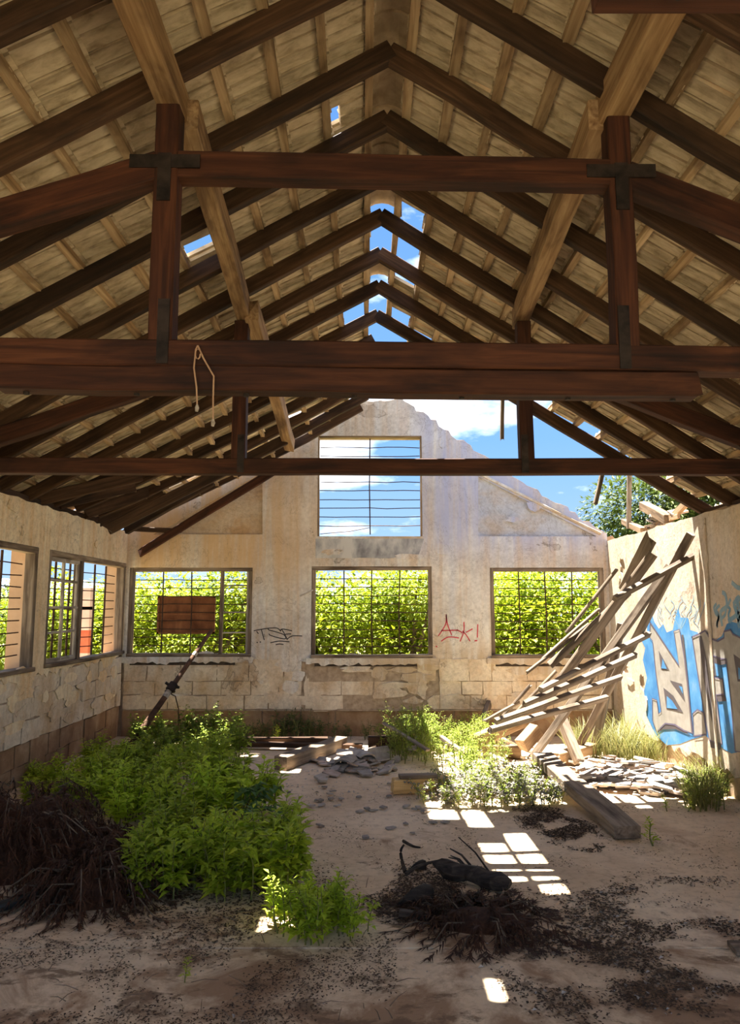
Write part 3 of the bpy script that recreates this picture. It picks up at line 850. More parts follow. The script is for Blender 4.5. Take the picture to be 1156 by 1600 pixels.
for side in (-1, 1):
    for i, Y in enumerate(RY):
        k = len(RY) - 1 - i
        p0 = roof(side, -.012, Y + .0, .055); p1 = roof(side, 1.035, Y, .055)
        if side > 0: p0 = p0 + Vector((0, .0, 0))
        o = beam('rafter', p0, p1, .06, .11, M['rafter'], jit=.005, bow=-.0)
        ex = ' at the broken roof edge' if k == 0 else ''
        tag(o, f'dark rafter of the {ADJ[side]} roof slope, {NTH[k]} from the broken roof edge', 'rafter', f'rafters of the {ADJ[side]} roof slope')
# slumped rafters of the left slope beyond the last whole pair
for k, (Y, s0, s1, dz0, dz1, dy) in enumerate([(7.42, 0, 1.02, 0, 0, 0), (7.95, 0, 1.0, -.04, .0, .03), (8.45, 0, .98, -.06, -.02, .05), (8.95, .02, .97, -.06, -.02, .05), (9.42, .04, .97, -.05, -.02, .0)]):
    p0 = roof(-1, s0, Y, .055) + Vector((0, dy, dz0)); p1 = roof(-1, s1, Y - dy, .055) + Vector((0, 0, dz1))
    o = beam('rafter', p0, p1, .06, .11, M['rafter'], jit=.007, bow=.05)
    tag(o, f'sagging dark rafter of the left slope beyond the gap, {NTH[4 - k]} from the gable wall', 'rafter', 'sagging rafters by the gable')

# battens and tiles: one slope each
NROW = 13
hole_px = [  # openings seen in the photograph, as boxes around the missing tiles
    (-1, 306, 368, 332, 396), (-1, 268, 660, 282, 688), (-1, 548, 478, 574, 512), (-1, 585, 395, 600, 425),
    (1, 612, 328, 652, 350), (1, 600, 358, 642, 418), (1, 606, 418, 638, 445), (1, 636, 452, 662, 484), (1, 640, 405, 656, 432), (1, 596, 490, 626, 507), (1, 668, 534, 690, 542)]
W_T = .187
def slope_end(side, s):
    if side > 0: return 6.98 + .05 * sin(s * 37)
    return 9.54
def tile_mesh():
    L0, L1 = -.045, .30; prof = [(-.088, -.004), (-.060, 0), (-.030, .001), (-.007, -.004), (-.006, .018), (.007, .018), (.008, -.005), (.035, .0), (.066, .0), (.0835, -.005), (.0845, .018), (.108, .020)]
    topn = .024; V = []; Fc = []; n = len(prof)
    for x in (L0, L1):
        for (a, b) in prof: V.append((x, a, b))
        for (a, b) in prof: V.append((x, a, b + topn))
    for i in range(n - 1):
        Fc.append((i, i + 1, 2 * n + i + 1, 2 * n + i)); Fc.append((n + i, 3 * n + i, 3 * n + i + 1, n + i + 1))
        Fc.append((i, n + i, n + i + 1, i + 1)); Fc.append((2 * n + i, 2 * n + i + 1, 3 * n + i + 1, 3 * n + i))
    Fc.append((0, 2 * n, 3 * n, n)); Fc.append((n - 1, 2 * n - 1, 4 * n - 1, 3 * n - 1))
    mb = MB(); mb.put(V, Fc)
    for a in (-.045, .0, .045): mb.box((-.02, a - .013, -.03), (.014, a + .013, .004))
    me = mesh('tile', mb.v, mb.f)
    bm = bmesh.new(); bm.from_mesh(me); bmesh.ops.recalc_face_normals(bm, faces=bm.faces); bm.to_mesh(me); bm.free()
    me.materials.append(M['tile']); return me, mb
TILE, TILE_MB = tile_mesh()
for side in (-1, 1):
    nm = 'ceiling_' + ADJ[side]
    root = empty(nm, (side * 1.5, 4.0, 3.4), kind='structure', label=f'{ADJ[side]} slope of the tiled roof seen from below')
    rt = random.Random(31 + side)
    SL = slope_len(side)
    for r in range(NROW + 2):
        s = (.055 + r * (SL - .12) / NROW) / SL
        end = slope_end(side, s) + rt.uniform(.02, .35)
        if side > 0 and r in (1, 2): end += .25
        if side < 0: end = min(9.5, end + rt.uniform(.0, .2))
        pts = []; Y = YR
        while Y < end:
            pts.append(roof(side, s, Y, .127) + Vector((0, 0, rt.uniform(-.004, .004)))); Y += .56
        pts.append(roof(side, s, end, .127 - rt.uniform(0, .03)))
        mb = MB(); mb.sweep(pts, .047, .034, .008, rt)
        mb.build('batten', M['batten'], root)
    tl = []
    for r in range(NROW + 2):
        s = (.055 + r * (SL - .12) / NROW) / SL
        ncol = int((slope_end(side, s) - YR) / W_T)
        for c in range(ncol):
            Y = YR + (c + .5) * W_T
            p = roof(side, s, Y, .150)
            q = roof(side, s + .13 / SL, Y, .155)
            pr = proj(q)
            gone = False
            if pr:
                for (sd, x0, y0, x1, y1) in hole_px:
                    if sd == side and x0 - 3 < pr[0] < x1 + 3 and y0 - 3 < pr[1] < y1 + 3: gone = True
            if side < 0 and Y > 7.7 and rt.random() < (Y - 7.6) * .13: gone = True
            if gone: continue
            e = EAVE[side]; d = Vector((e[0] - .1, 0, e[1] - zr(Y))).normalized(); yv = Vector((0, -side, 0)); nn = d.cross(yv).normalized()
            if nn.z < 0: yv = -yv; nn = d.cross(yv).normalized()
            ang = rt.gauss(0, .012); tilt = .055 + rt.gauss(0, .008)
            m = Matrix((d, yv, nn)).transposed().to_4x4(); m.translation = p + nn * rt.uniform(-.002, .004) + d * rt.uniform(-.008, .008)
            m = m @ Matrix.Rotation(-tilt, 4, 'Y') @ Matrix.Rotation(ang, 4, 'Z')
            size = 0
            if pr and -20 < pr[0] < 1176 and -20 < pr[1] < 840: size = 1 / pr[2] ** 2
            tl.append((size, m))
    for (sd, hx, hy) in ((-1, 528, 160), (1, 697, 187)):
        if sd != side: continue
        best = None
        for t in tl:
            q_ = proj(t[1] @ Vector((.13, 0, 0)))
            if q_ and (best is None or (q_[0] - hx) ** 2 + (q_[1] - hy) ** 2 < best[0]): best = ((q_[0] - hx) ** 2 + (q_[1] - hy) ** 2, t)
        if best and sd < 0:
            tl.remove(best[1]); tl.append((best[1][0], best[1][1] @ Matrix.Diagonal((.55, 1, 1, 1))))
    tl.sort(key=lambda t: -t[0])
    base = wloc(root)
    for size, m in tl[:300]:
        o = bpy.data.objects.new('tile', TILE); COL.objects.link(o); o.parent = root
        o.matrix_local = Matrix.Translation(-base) @ m
    mb = MB()
    for size, m in tl[300:]:
        mb.put([m @ v for v in TILE_MB.v], TILE_MB.f)
    o = mb.build('tile_field', M['tile'], root); o['kind'] = 'stuff'
# ridge caps
capr = empty('ceiling_ridge', (.1, 4, 4.5), kind='structure', label='row of curved ridge tiles along the roof top')
rt = random.Random(3); Y = YR
while Y < 6.75:
    L = .36
    if not (4.98 < Y < 5.9 or 6.3 < Y < 6.6) :
        mb = MB(); n = 8; c = Vector((xr(Y), Y, zr(Y) + .085)); w = .145
        for (yy, sc) in ((-.03, .92), (L, 1.05)):
            for t in range(n + 1):
                a = pi * t / n; mb.v.append(c + Vector((w * sc * cos(a), yy, .12 * sc * sin(a))))
            for t in range(n + 1):
                a = pi * t / n; mb.v.append(c + Vector(((w * sc - .016) * cos(a), yy, (.12 * sc - .016) * sin(a))))
        q = 2 * (n + 1)
        for t in range(n):
            mb.f += [(t, t + 1, q + t + 1, q + t), (n + 1 + t, q + n + 1 + t, q + n + 2 + t, n + 2 + t), (t, n + 1 + t, n + 2 + t, t + 1), (q + t, q + t + 1, q + n + 2 + t, q + n + 1 + t)]
        mb.build('ridge_tile', M['ridge'], capr, smooth=False)
    Y += L + .005

# ------------------------------------------------------------------ trusses
def truss(Y0, k, posts, tie_z, tie_h, col_z, col_h, post_top, label, group, full=True, splice=None, shade=M['truss']):
    T = lambda x, z, dy=0.0: Vector((x, Y0 + k * x + dy, z))
    t = empty('roof_truss', T(0.1, tie_z), label, 'roof truss', group)
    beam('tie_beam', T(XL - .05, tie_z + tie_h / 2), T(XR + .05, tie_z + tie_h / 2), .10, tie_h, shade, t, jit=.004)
    if splice:
        spl = beam('splice_timber', T(splice[0], tie_z - splice[2] / 2 - .002, splice[3]), T(splice[1], tie_z - splice[2] / 2 - .002, splice[3]), .10, splice[2], shade, t, jit=.004, ragged=.012)
        for j in range(7):
            x = splice[0] + .1 + (splice[1] - splice[0] - .2) * j / 6
            mb = MB(); mb.tube([T(x, tie_z - splice[2] - .012, splice[3]), T(x, tie_z - splice[2] + .004, splice[3])], .012, 6); under(mb.build('bolt', M['iron'], t), spl)
    for j, x in enumerate(posts):
        sg = -1 if j == 0 else 1
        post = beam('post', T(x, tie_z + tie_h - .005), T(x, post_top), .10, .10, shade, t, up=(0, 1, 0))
        mb = MB(); c = T(x - .02 * sg, 0)
        mb.box((c.x - .024, c.y - .058, tie_z + .005), (c.x + .024, c.y - .051, tie_z + tie_h + .17)); under(mb.build('strap', M['iron'], t), post)
        if full:
            # strut from the joint down to the tie end
            xe = XL + .05 if sg < 0 else XR - .05
            beam('strut', T(x + sg * .03, col_z + col_h * .45), T(xe, tie_z + tie_h + .01), .09, .125, shade, t)
            # iron plates over the joint
            mb = MB(); c = T(x, 0); za = col_z + col_h * .5
            mb.box((x - .15, c.y - .056, za - .03), (x + .15, c.y - .048, za + .03))
            mb.box((x - .028, c.y - .058, col_z - .12), (x + .028, c.y - .047, col_z + col_h * .8)); under(mb.build('joint_plate', M['iron'], t), post)
    beam('collar_beam', T(posts[0] + .03, col_z + col_h / 2), T(posts[1] - .03, col_z + col_h / 2), .09, col_h, shade, t, jit=.005)
    return t
truss(3.02, .036, (-.875, 1.095), 2.592, .112, 3.43, .12, 3.76, 'near queen-post truss of dark red-brown timber with doubled tie beam', 'roof trusses', True, (-1.52, 1.39, .105, .0))
truss(5.25, .004, (-.945, 1.13), 2.553, .112, 3.38, .11, 3.69, 'farther dark timber truss with a single thin tie beam', 'roof trusses')
truss(.79, .0, (-.86, 1.08), 2.60, .112, 3.43, .12, 3.76, 'dark timber truss overhead at the top edge, mostly out of view', 'roof trusses', True, (.31, 1.6, .185, .09))

# purlins
def purlin(p0, p1, w, h, label, mat=None, bow=.0, ragged=0.0, up=(0, 0, 1)):
    o = beam('purlin', p0, p1, w, h, mat or M['purlin'], jit=.004, bow=bow, ragged=ragged, up=up)
    return tag(o, label, 'purlin', 'purlins on the truss posts')
purlin((-.86, .5, 3.835), (-.875, 3.10, 3.835), .105, .15, 'heavy pale-brown left purlin from overhead to the near truss')
purlin((-.82, 3.07, 3.80), (-.935, 5.33, 3.77), .10, .15, 'pale-brown left purlin between the two trusses', bow=-.01)
purlin((-.86, 5.15, 3.75), on_y(452, 694, 7.85), .10, .15, 'broken left purlin dropping from the farther truss towards the gable', ragged=.07)
purlin((1.11, .5, 3.835), (1.09, 3.10, 3.835), .125, .16, 'heavy pale-brown right purlin from overhead to the near truss')
purlin((1.04, 3.07, 3.80), (1.125, 5.36, 3.765), .11, .15, 'pale-brown right purlin between the two trusses', bow=-.01)
# ------------------------------------------------------------------ loose roof timbers and hanging pieces
def lay(name, p0, p1, w, h, mat, label, cat, group=None, **kw):
    return tag(beam(name, p0, p1, w, h, mat, **kw), label, cat, group)
lay('broken_rafter', on_y(440, 690, 7.6), on_y(170, 826, 7.25), .065, .11, M['rafter'], 'dark broken rafter hanging over the corner of the left wall', 'rafter', ragged=.05)
lay('charred_board', on_y(450, 722, 9.0), on_y(222, 862, YF - .1), .045, .10, M['truss'], 'long dark charred board slanting in front of the gable wall', 'board', ragged=.06)
lay('broken_rafter', on_y(330, 755, 8.6), on_y(198, 829, 9.2), .06, .09, M['rafter'], 'short grey broken rafter lying on the wall corner', 'rafter', ragged=.04)
lay('eave_board', on_y(196, 826, 9.3), on_y(278, 829, 9.45), .05, .06, M['rafter'], 'dark eave board resting on the gable ledge at left', 'board', ragged=.05)
lay('wall_plate', (XL - .1, YB + .1, ZL + .02), (XL - .1, 9.3, ZL + .02), .14, .06, M['rafter'], 'dark timber plate along the top of the left wall', 'wall plate', jit=.008)
lay('wall_plate', (XR + .1, YB + .1, ZR + .015), (XR + .1, 6.9, ZR + .015), .14, .05, M['rafter'], 'dark timber plate along the top of the right wall', 'wall plate', jit=.008)
for k, (a, b, Y0, Y1) in enumerate([((57, 781), (220, 743), 7.1, 7.5), ((91, 787), (207, 760), 7.5, 7.9), ((130, 804), (233, 768), 8.1, 8.4), ((152, 817), (250, 770), 8.6, 8.8)]):
    lay('slumped_board', on_y(*a, Y0), on_y(*b, Y1), .05, .12, M['rafter'], f'dark slumped roof board above the left wall, {NTH[k]} from the picture edge', 'board', 'slumped boards over the left wall', ragged=.04)
lay('hanging_lath', on_y(785, 616, 6.95), on_y(784, 686, 6.95), .035, .045, M['grey_wood'], 'short lath hanging upright against the sky', 'lath', ragged=.03)
lay('hanging_lath', on_y(941, 738, 6.9), on_y(930, 786, 6.9), .035, .04, M['grey_wood'], 'slanting lath end hanging beside the tree', 'lath', ragged=.02)
lay('upright_lath', on_x(983, 740, XR + .08), on_x(982, 826, XR + .08), .05, .05, M['grey_wood'], 'upright stick standing on the right wall top', 'lath')
# split timbers and tiles left on the right wall top
for k, (a, b, Ya, Yb, w, h, lb) in enumerate([((1005, 790), (1045, 812), 7.7, 7.2, .10, .10, 'square pale timber end lying on the right wall top'), ((1090, 770), (1035, 822), 7.1, 7.45, .05, .07, 'slanting pale plank leaning across the right wall top'),
        ((975, 815), (1005, 830), 8.2, 7.9, .07, .07, 'small pale block at the far end of the right wall top'), ((1000, 828), (1060, 806), 7.95, 7.1, .03, .05, 'thin lath lying along the right wall top')]):
    p = on_x(*a, XR + .10 + .02 * k); q = on_x(*b, XR + .06)
    lay('broken_timber', p, q, w, h, M['tan_wood'], lb, 'timber', 'timbers on the right wall top', ragged=.02)

# hanging cord on the near tie beam
mb = MB()
mb.tube([on_y(309, 540, 2.925), on_y(306, 546, 2.925), on_y(303, 575, 2.925), on_y(307, 605, 2.925), on_y(308, 632, 2.925)], .0035, 5)
mb.tube([on_y(309, 540, 2.925), on_y(318, 560, 2.925), on_y(334, 588, 2.925), on_y(333, 620, 2.925), on_y(333, 655, 2.925)], .0035, 5)
mb.tube([on_y(309 + 4 * cos(t), 553 + 8 * sin(t), 2.92) for t in [k * .7 for k in range(9)]], .003, 5)
cord = mb.build('frayed_rope', plain('pale_cord', [(.3, (.35, .2, .12)), (.7, (.5, .32, .2))], 30), origin=on_y(309, 540, 2.925))
tag(cord, 'thin looped rope hanging over the near tie beam', 'rope')
for px, py in ((308, 632), (333, 655)):
    mb = MB(); mb.tube([on_y(px, py, 2.925), on_y(px, py + 5, 2.925), on_y(px - 1, py + 11, 2.925)], [.004, .009, .006], 6); mb.build('frayed_end', M['pale_frame'], cord)

# ------------------------------------------------------------------ collapsed roof section leaning on the right wall
tipA = on_x(1079, 834, XR - .06); footA = on_z(899, 1176, .05); footB = on_z(828, 1190, .05)
nA = (tipA - footA).cross(footB - footA).normalized()
if nA.y > 0: nA = -nA
def onA(px, py, off=0.0): return on_plane(px, py, tipA, nA) + nA * off
sec = empty('fallen_roof_section', footA, 'collapsed roof frame of bleached rafters and battens leaning on the right wall', 'roof frame')
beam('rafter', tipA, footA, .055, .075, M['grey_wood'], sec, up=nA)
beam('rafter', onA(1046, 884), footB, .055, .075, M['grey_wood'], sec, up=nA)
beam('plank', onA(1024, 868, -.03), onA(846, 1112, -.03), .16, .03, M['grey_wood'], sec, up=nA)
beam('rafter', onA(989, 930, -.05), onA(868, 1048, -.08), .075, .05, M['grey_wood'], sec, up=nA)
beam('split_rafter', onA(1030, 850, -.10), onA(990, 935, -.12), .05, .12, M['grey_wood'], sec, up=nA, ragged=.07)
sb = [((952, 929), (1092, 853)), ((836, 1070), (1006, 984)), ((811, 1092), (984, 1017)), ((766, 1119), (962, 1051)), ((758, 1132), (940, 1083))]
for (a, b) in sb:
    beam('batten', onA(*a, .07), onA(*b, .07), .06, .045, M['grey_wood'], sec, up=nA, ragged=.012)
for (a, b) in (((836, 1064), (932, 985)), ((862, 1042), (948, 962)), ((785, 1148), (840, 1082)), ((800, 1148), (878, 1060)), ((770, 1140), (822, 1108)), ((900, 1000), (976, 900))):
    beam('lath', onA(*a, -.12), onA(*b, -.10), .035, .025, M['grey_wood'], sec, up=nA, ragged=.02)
lay('leaning_post', on_z(905, 1185, .05) + Vector((.25, .35, .0)), on_x(988, 900, XR - .35) + Vector((0, .4, -.5)), .08, .08, M['grey_wood'], 'grey prop standing behind the collapsed roof frame', 'prop')
# timbers heaped at its foot
def P(px, py, z): return on_z(px, py, z)
heap = [(P(745, 1158, .22), P(828, 1120, .42), .10, .13, 'thick pale timber stub sloping up at the foot of the collapsed frame', 'tan_wood'),
        (P(742, 1160, .05), P(764, 1100, .40), .06, .09, 'short upright pale board beside the sloping stub', 'grey_wood'),
        (P(872, 1110, .52), P(905, 1190, .06), .09, .09, 'short white-grey board standing behind the long rafters', 'grey_wood'),
        (P(865, 1185, .08), P(925, 1168, .10), .12, .10, 'squat timber block under the longest leaning rafter', 'tan_wood'),
        (P(755, 1172, .07), P(815, 1175, .07), .10, .12, 'reddish timber lying under the sloping stub', 'tan_wood'),
        (P(815, 1165, .20), P(838, 1140, .34), .12, .14, 'red-brown squared timber end in the heap', 'tan_wood'),
        (P(600, 1130, .30), P(668, 1172, .18), .05, .025, 'white lath poking out of the weeds at left', 'grey_wood'),
        (P(690, 1152, .22), P(728, 1180, .20), .05, .04, 'pale batten with a dark end lying on the weeds', 'grey_wood'),
        (P(690, 1215, .06), P(704, 1252, .02), .06, .03, 'grey plank end poking out under the white-specked weeds', 'grey_wood'),
        (P(770, 1190, .10), P(850, 1222, .06), .07, .04, 'sunlit plank half buried in the white-specked weeds', 'grey_wood')]
for (a, b, w, h, lb, mt) in heap:
    lay('broken_timber', a, b, w, h, M[mt], lb, 'timber', 'timbers heaped below the collapsed frame', ragged=.012)
M['yellow_wood'] = wood('yellow_timber', (.30, .17, .06), (.52, .34, .14), (.66, .47, .23))
near = P(981, 1300, .055); far = P(848, 1183, .20)
lay('thick_plank', far, near, .19, .085, M['grey_wood'], 'long thick grey plank lying across the floor towards the viewer', 'plank', jit=.005)
lay('small_block', P(838, 1200, .06), P(858, 1204, .06), .08, .12, M['tan_wood'], 'small block propping the far end of the thick plank', 'timber')
# centre floor
lay('squared_beam', P(438, 1192, .07), P(534, 1160, .07), .15, .13, M['grey_wood'], 'squared beam with sawn end lying on the centre floor', 'beam')
lay('long_plank', P(372, 1163, .05), P(566, 1166, .05), .10, .05, M['rafter'], 'long dark plank lying parallel to the gable wall, nearer of two', 'plank', up=(0, 0, 1))
lay('long_plank', P(365, 1157, .06), P(512, 1156, .06), .12, .06, M['rafter'], 'long dark plank lying parallel to the gable wall, farther of two', 'plank')
lay('dark_beam_end', P(575, 1160, .07), P(640, 1160, .07), .10, .14, M['rafter'], 'dark beam end among the weeds behind the rubble', 'beam')
lay('yellow_timber', P(614, 1228, .06), P(708, 1223, .06), .12, .12, M['yellow_wood'], 'short yellow-brown timber on the floor by the weeds', 'timber', ragged=.015)
lay('grey_board', P(624, 1213, .14), P(682, 1211, .14), .10, .03, M['grey_wood'], 'short grey board lying on the yellow-brown timber', 'board')
lay('grey_board', P(1143, 1480, .02), P(1190, 1482, .02), .12, .025, M['grey_wood'], 'light grey board at the right picture edge on the floor', 'board')
lay('plank_scrap', P(200, 1160, .04), P(232, 1168, .12), .16, .02, M['grey_wood'], 'weathered plank scrap in the far left corner', 'board')

# ------------------------------------------------------------------ rusted sheet and leaning pole
YS = YF + .135
ps = empty('rusted_sheet', on_y(291, 989, YS), 'rusted brown metal sheet hung in the left gable window', 'metal sheet')
x0, z1 = on_y(249, 933, YS).x, on_y(249, 933, YS).z; x1, z0 = on_y(334, 989, YS).x, on_y(334, 989, YS).z
mb = MB(); mb.box((x0, YS - .008, z0), (x1, YS + .006, z1)); mb.build('sheet', M['rust'], ps)
for (a, b) in (((x0, z0), (x1, z0)), ((x0, z1), (x1, z1)), ((x0, z0), (x0, z1)), ((x1, z0), (x1, z1))):
    mb = MB(); mb.box((min(a[0], b[0]) - .012, YS - .03, min(a[1], b[1]) - .012), (max(a[0], b[0]) + .012, YS + .012, max(a[1], b[1]) + .012)); mb.build('rim', M['rust'], ps)
for t in (.36, .52):
    z = z0 + (z1 - z0) * t; mb = MB(); mb.box((x0, YS - .014, z - .008), (x1, YS - .006, z + .008)); mb.build('rib', M['rust'], ps)
p0 = P(197, 1176, .0); p1 = on_y(331, 984, YF - .1)
M['dark_rust'] = plain('dark_rust', [(.3, (.05, .025, .015)), (.7, (.14, .075, .045))], 9)
lp = empty('leaning_pole', p0, 'dark rusty pole leaning against the left gable window with two pale bands', 'pole')
def pl(t): return p0 + (p1 - p0) * t
mb = MB(); mb.tube([pl(t) for t in (0, .2, .4, .6, .8, 1)], [.042, .04, .034, .03, .027, .022], 10); mb.build('shaft', M['dark_rust'], lp, smooth=True)
for t0, t1, r in ((.42, .47, .037), (.765, .795, .031)):
    mb = MB(); mb.tube([pl(t0), pl(t1)], r, 10); mb.build('pale_band', M['pale_frame'], lp)
mb = MB(); mb.tube([pl(.475), pl(.53)], .055, 8)
for k in range(5):
    a = k * 1.3; c = pl(.5); mb.tube([c, c + Vector((cos(a) * .09, sin(a) * .05, sin(a * 2) * .06))], .018, 6)
mb.build('clamp', M['iron'], lp)
mb = MB(); mb.tube([pl(.5), on_y(268, 1085, p1.y - .5), on_y(274, 1088, 8.9), on_y(279, 1108, 8.9), on_y(280, 1130, 8.9)], .007, 5); mb.build('bent_rod', M['bar'], lp)

# ------------------------------------------------------------------ burnt log, black bar, hose
M['char'] = wood('charred_wood', (.012, .009, .008), (.04, .030, .024), (.11, .085, .065), vary=(.8, 1.1), bmp=.8)
lg = empty('burnt_log', P(740, 1372, 0), 'charred black log with splintered twigs on the ash patch', 'log')
a = P(680, 1352, .06); b = P(796, 1384, .05)
mb = MB(); mb.tube([a + (b - a) * (k / 7) + Vector((rnd.uniform(-.012, .012), rnd.uniform(-.012, .012), rnd.uniform(-.008, .012))) for k in range(8)], [.02, .045, .05, .046, .044, .046, .046, .03], 9)
for v_ in mb.v: v_ += Vector((noise.noise(v_ * 14), noise.noise(v_ * 14 + Vector((5, 0, 0))), noise.noise(v_ * 14 + Vector((0, 7, 0))) * .8)) * .03
mb.build('trunk', M['char'], lg)
for (s, e, r) in (((764, 1362), (716, 1308), .006), ((735, 1352), (703, 1326), .008), ((728, 1354), (704, 1337), .006), ((722, 1350), (701, 1340), .007)):
    p = P(*s, .09); q = on_y(e[0], e[1], p.y + .12); mb = MB(); mb.tube([p, (p + q) / 2 + Vector((.01, 0, .01)), q], [r, r * .8, r * .5], 5); mb.build('splinter', M['char'], lg)
def twig(pts, r, label, mat, name='twig', group=None, zs=None):
    w = [P(x, y, z) for (x, y, z) in pts]
    mb = MB(); w2 = smooth(w, 4); mb.tube(w2, [r * (1 - .6 * i / len(w2)) for i in range(len(w2))], 5)
    return tag(mb.build(name, mat, origin=w[0]), label, 'twig', group)
twig([(633, 1362, .02), (628, 1345, .06), (626, 1330, .12), (631, 1320, .15)], .014, 'upright black twig bent beside the burnt log', M['char'])
twig([(634, 1366, .03), (650, 1355, .05), (670, 1348, .06), (688, 1344, .08)], .013, 'black branch running into the burnt log', M['char'])
twig([(630, 1314, .02), (645, 1322, .015), (657, 1324, .01)], .012, 'short dark stick on the floor behind the burnt log', M['char'])
twig([(782, 1414, .02), (800, 1412, .03), (811, 1400, .05)], .010, 'thin black twig curling right of the ash patch', M['char'])
lay('black_bar', P(624, 1426, .02), P(668, 1430, .02), .05, .03, M['char'], 'flat black bar lying on the ash patch', 'bar')
for k, (x, y, lb) in enumerate([(648, 1415, 'curled charred bark standing on the ash patch'), (652, 1360, 'charred lump at the tip of the burnt log')]):
    mb = MB(); c = P(x, y, 0)
    for j in range(7):
        t = j / 6 * pi; q_ = 1.0 if k == 0 else .55; mb.v += [c + Vector((-.10 * cos(t), .02 * sin(t), 0)) * q_, c + Vector((-.085 * cos(t) + .02, .04 * sin(t), .03 + .07 * sin(t * .7) ** 2)) * q_]
    for j in range(6): mb.f.append((2 * j, 2 * j + 1, 2 * j + 3, 2 * j + 2))
    n0 = len(mb.v); mb.v += [v + Vector((0, .012, .0)) for v in mb.v[:n0]]
    for j in range(6): mb.f.append((n0 + 2 * j, n0 + 2 * j + 2, n0 + 2 * j + 3, n0 + 2 * j + 1))
    for j in range(6): mb.f.append((2 * j + 1, n0 + 2 * j + 1, n0 + 2 * j + 3, 2 * j + 3))
    tag(mb.build('charred_bark', M['char'], origin=c), lb, 'bark')
hose_m = plain('black_rubber', [(.3, (.008, .010, .010)), (.7, (.03, .036, .036))], 6, rough=.35, bmp=.05, spec=.5)
pts = [P(-90, 1425, .03), P(-20, 1420, .03), P(30, 1408, .03), P(65, 1393, .03), P(85, 1378, .03), P(88, 1362, .04), P(70, 1348, .06)]
mb = MB(); mb.tube(smooth(pts, 5), .028, 9); tag(mb.build('rubber_hose', hose_m, origin=pts[1], smooth=True), 'thick black rubber hose curving under the dry brush', 'hose')

# ------------------------------------------------------------------ broken tiles
def shard_meshes(n, seed, mats, s0, s1, th):
    out = []; r = random.Random(seed)
    for k in range(n):
        m = r.randint(4, 6); s = r.uniform(s0, s1); loop = []
        for j in range(m):
            t = 2 * pi * (j + r.uniform(-.25, .25)) / m; loop.append((s * r.uniform(.7, 1.1) * cos(t), s * r.uniform(.45, .8) * sin(t)))
        mb = MB(); h = r.uniform(*th); bend = r.uniform(-1, 1) * .6
        mb.solid([loop], lambda a, b, t: Vector((a, b, t + bend * a * a)), 0, h)
        me = mesh('tile_shard', mb.v, mb.f)
        bm = bmesh.new(); bm.from_mesh(me); bmesh.ops.recalc_face_normals(bm, faces=bm.faces); bm.to_mesh(me); bm.free()
        me.materials.append(mats[k % len(mats)]); out.append(me)
    return out
def scatter_shards(meshes, spots, label, group, seed, tilt=.18):
    r = random.Random(seed)
    for (p, z) in spots:
        o = add('tile_shard', r.choice(meshes), None, None, (p.x, p.y, z))
        o.rotation_euler = (r.gauss(0, tilt), r.gauss(0, tilt), r.uniform(0, 2 * pi))
        tag(o, label, 'tile shard', group)
r = random.Random(8)
big = shard_meshes(10, 1, [M['shard'], M['shard'], M['shard_pink']], .06, .13, (.012, .022))
pnk = shard_meshes(12, 2, [M['shard_pink'], M['shard_pink'], M['shard']], .07, .16, (.014, .024))
sml = shard_meshes(8, 3, [M['shard']], .02, .05, (.008, .014))
spots = []
for k in range(75):
    px = r.gauss(560, 36); py = r.gauss(1195, 13)
    if py < 1168 or py > 1225 or px < 480 or px > 640 or (px < 535 and py < 1190): continue
    spots.append((P(px, py, 0), .012 + max(0, .05 - abs(px - 555) * .0012) * r.random()))
scatter_shards(big, spots, 'grey broken roof tile piece in the rubble on the centre floor', 'tile rubble on the centre floor', 4)
spots = []
for k in range(135):
    t = r.random(); px = 890 + 200 * t; py = r.uniform(1188, 1236) + t * 10
    spots.append((P(px, py, 0), .012 + r.random() * .07 * (1 - abs(t - .5))))
scatter_shards(pnk, spots, 'pinkish flat roof tile shard in the sunlit spread before the right wall', 'tile shards before the right wall', 5, .13)
spots = []
for k in range(34):
    px = r.uniform(640, 860); py = r.uniform(1165, 1225)
    spots.append((P(px, py, 0), .015 + r.random() * .06))
scatter_shards(pnk, spots, 'pale tile shard under the sunlit weeds by the collapsed frame', 'tile shards under the weeds', 6, .25)
spots = []
for k in range(44):
    px = r.uniform(430, 700); py = 1225 + abs(r.gauss(0, 45))
    if py > 1330: continue
    spots.append((P(px, py, 0), .006))
scatter_shards(sml, spots, 'small dark tile chip scattered on the bare centre floor', 'tile chips on the centre floor', 7, .08)
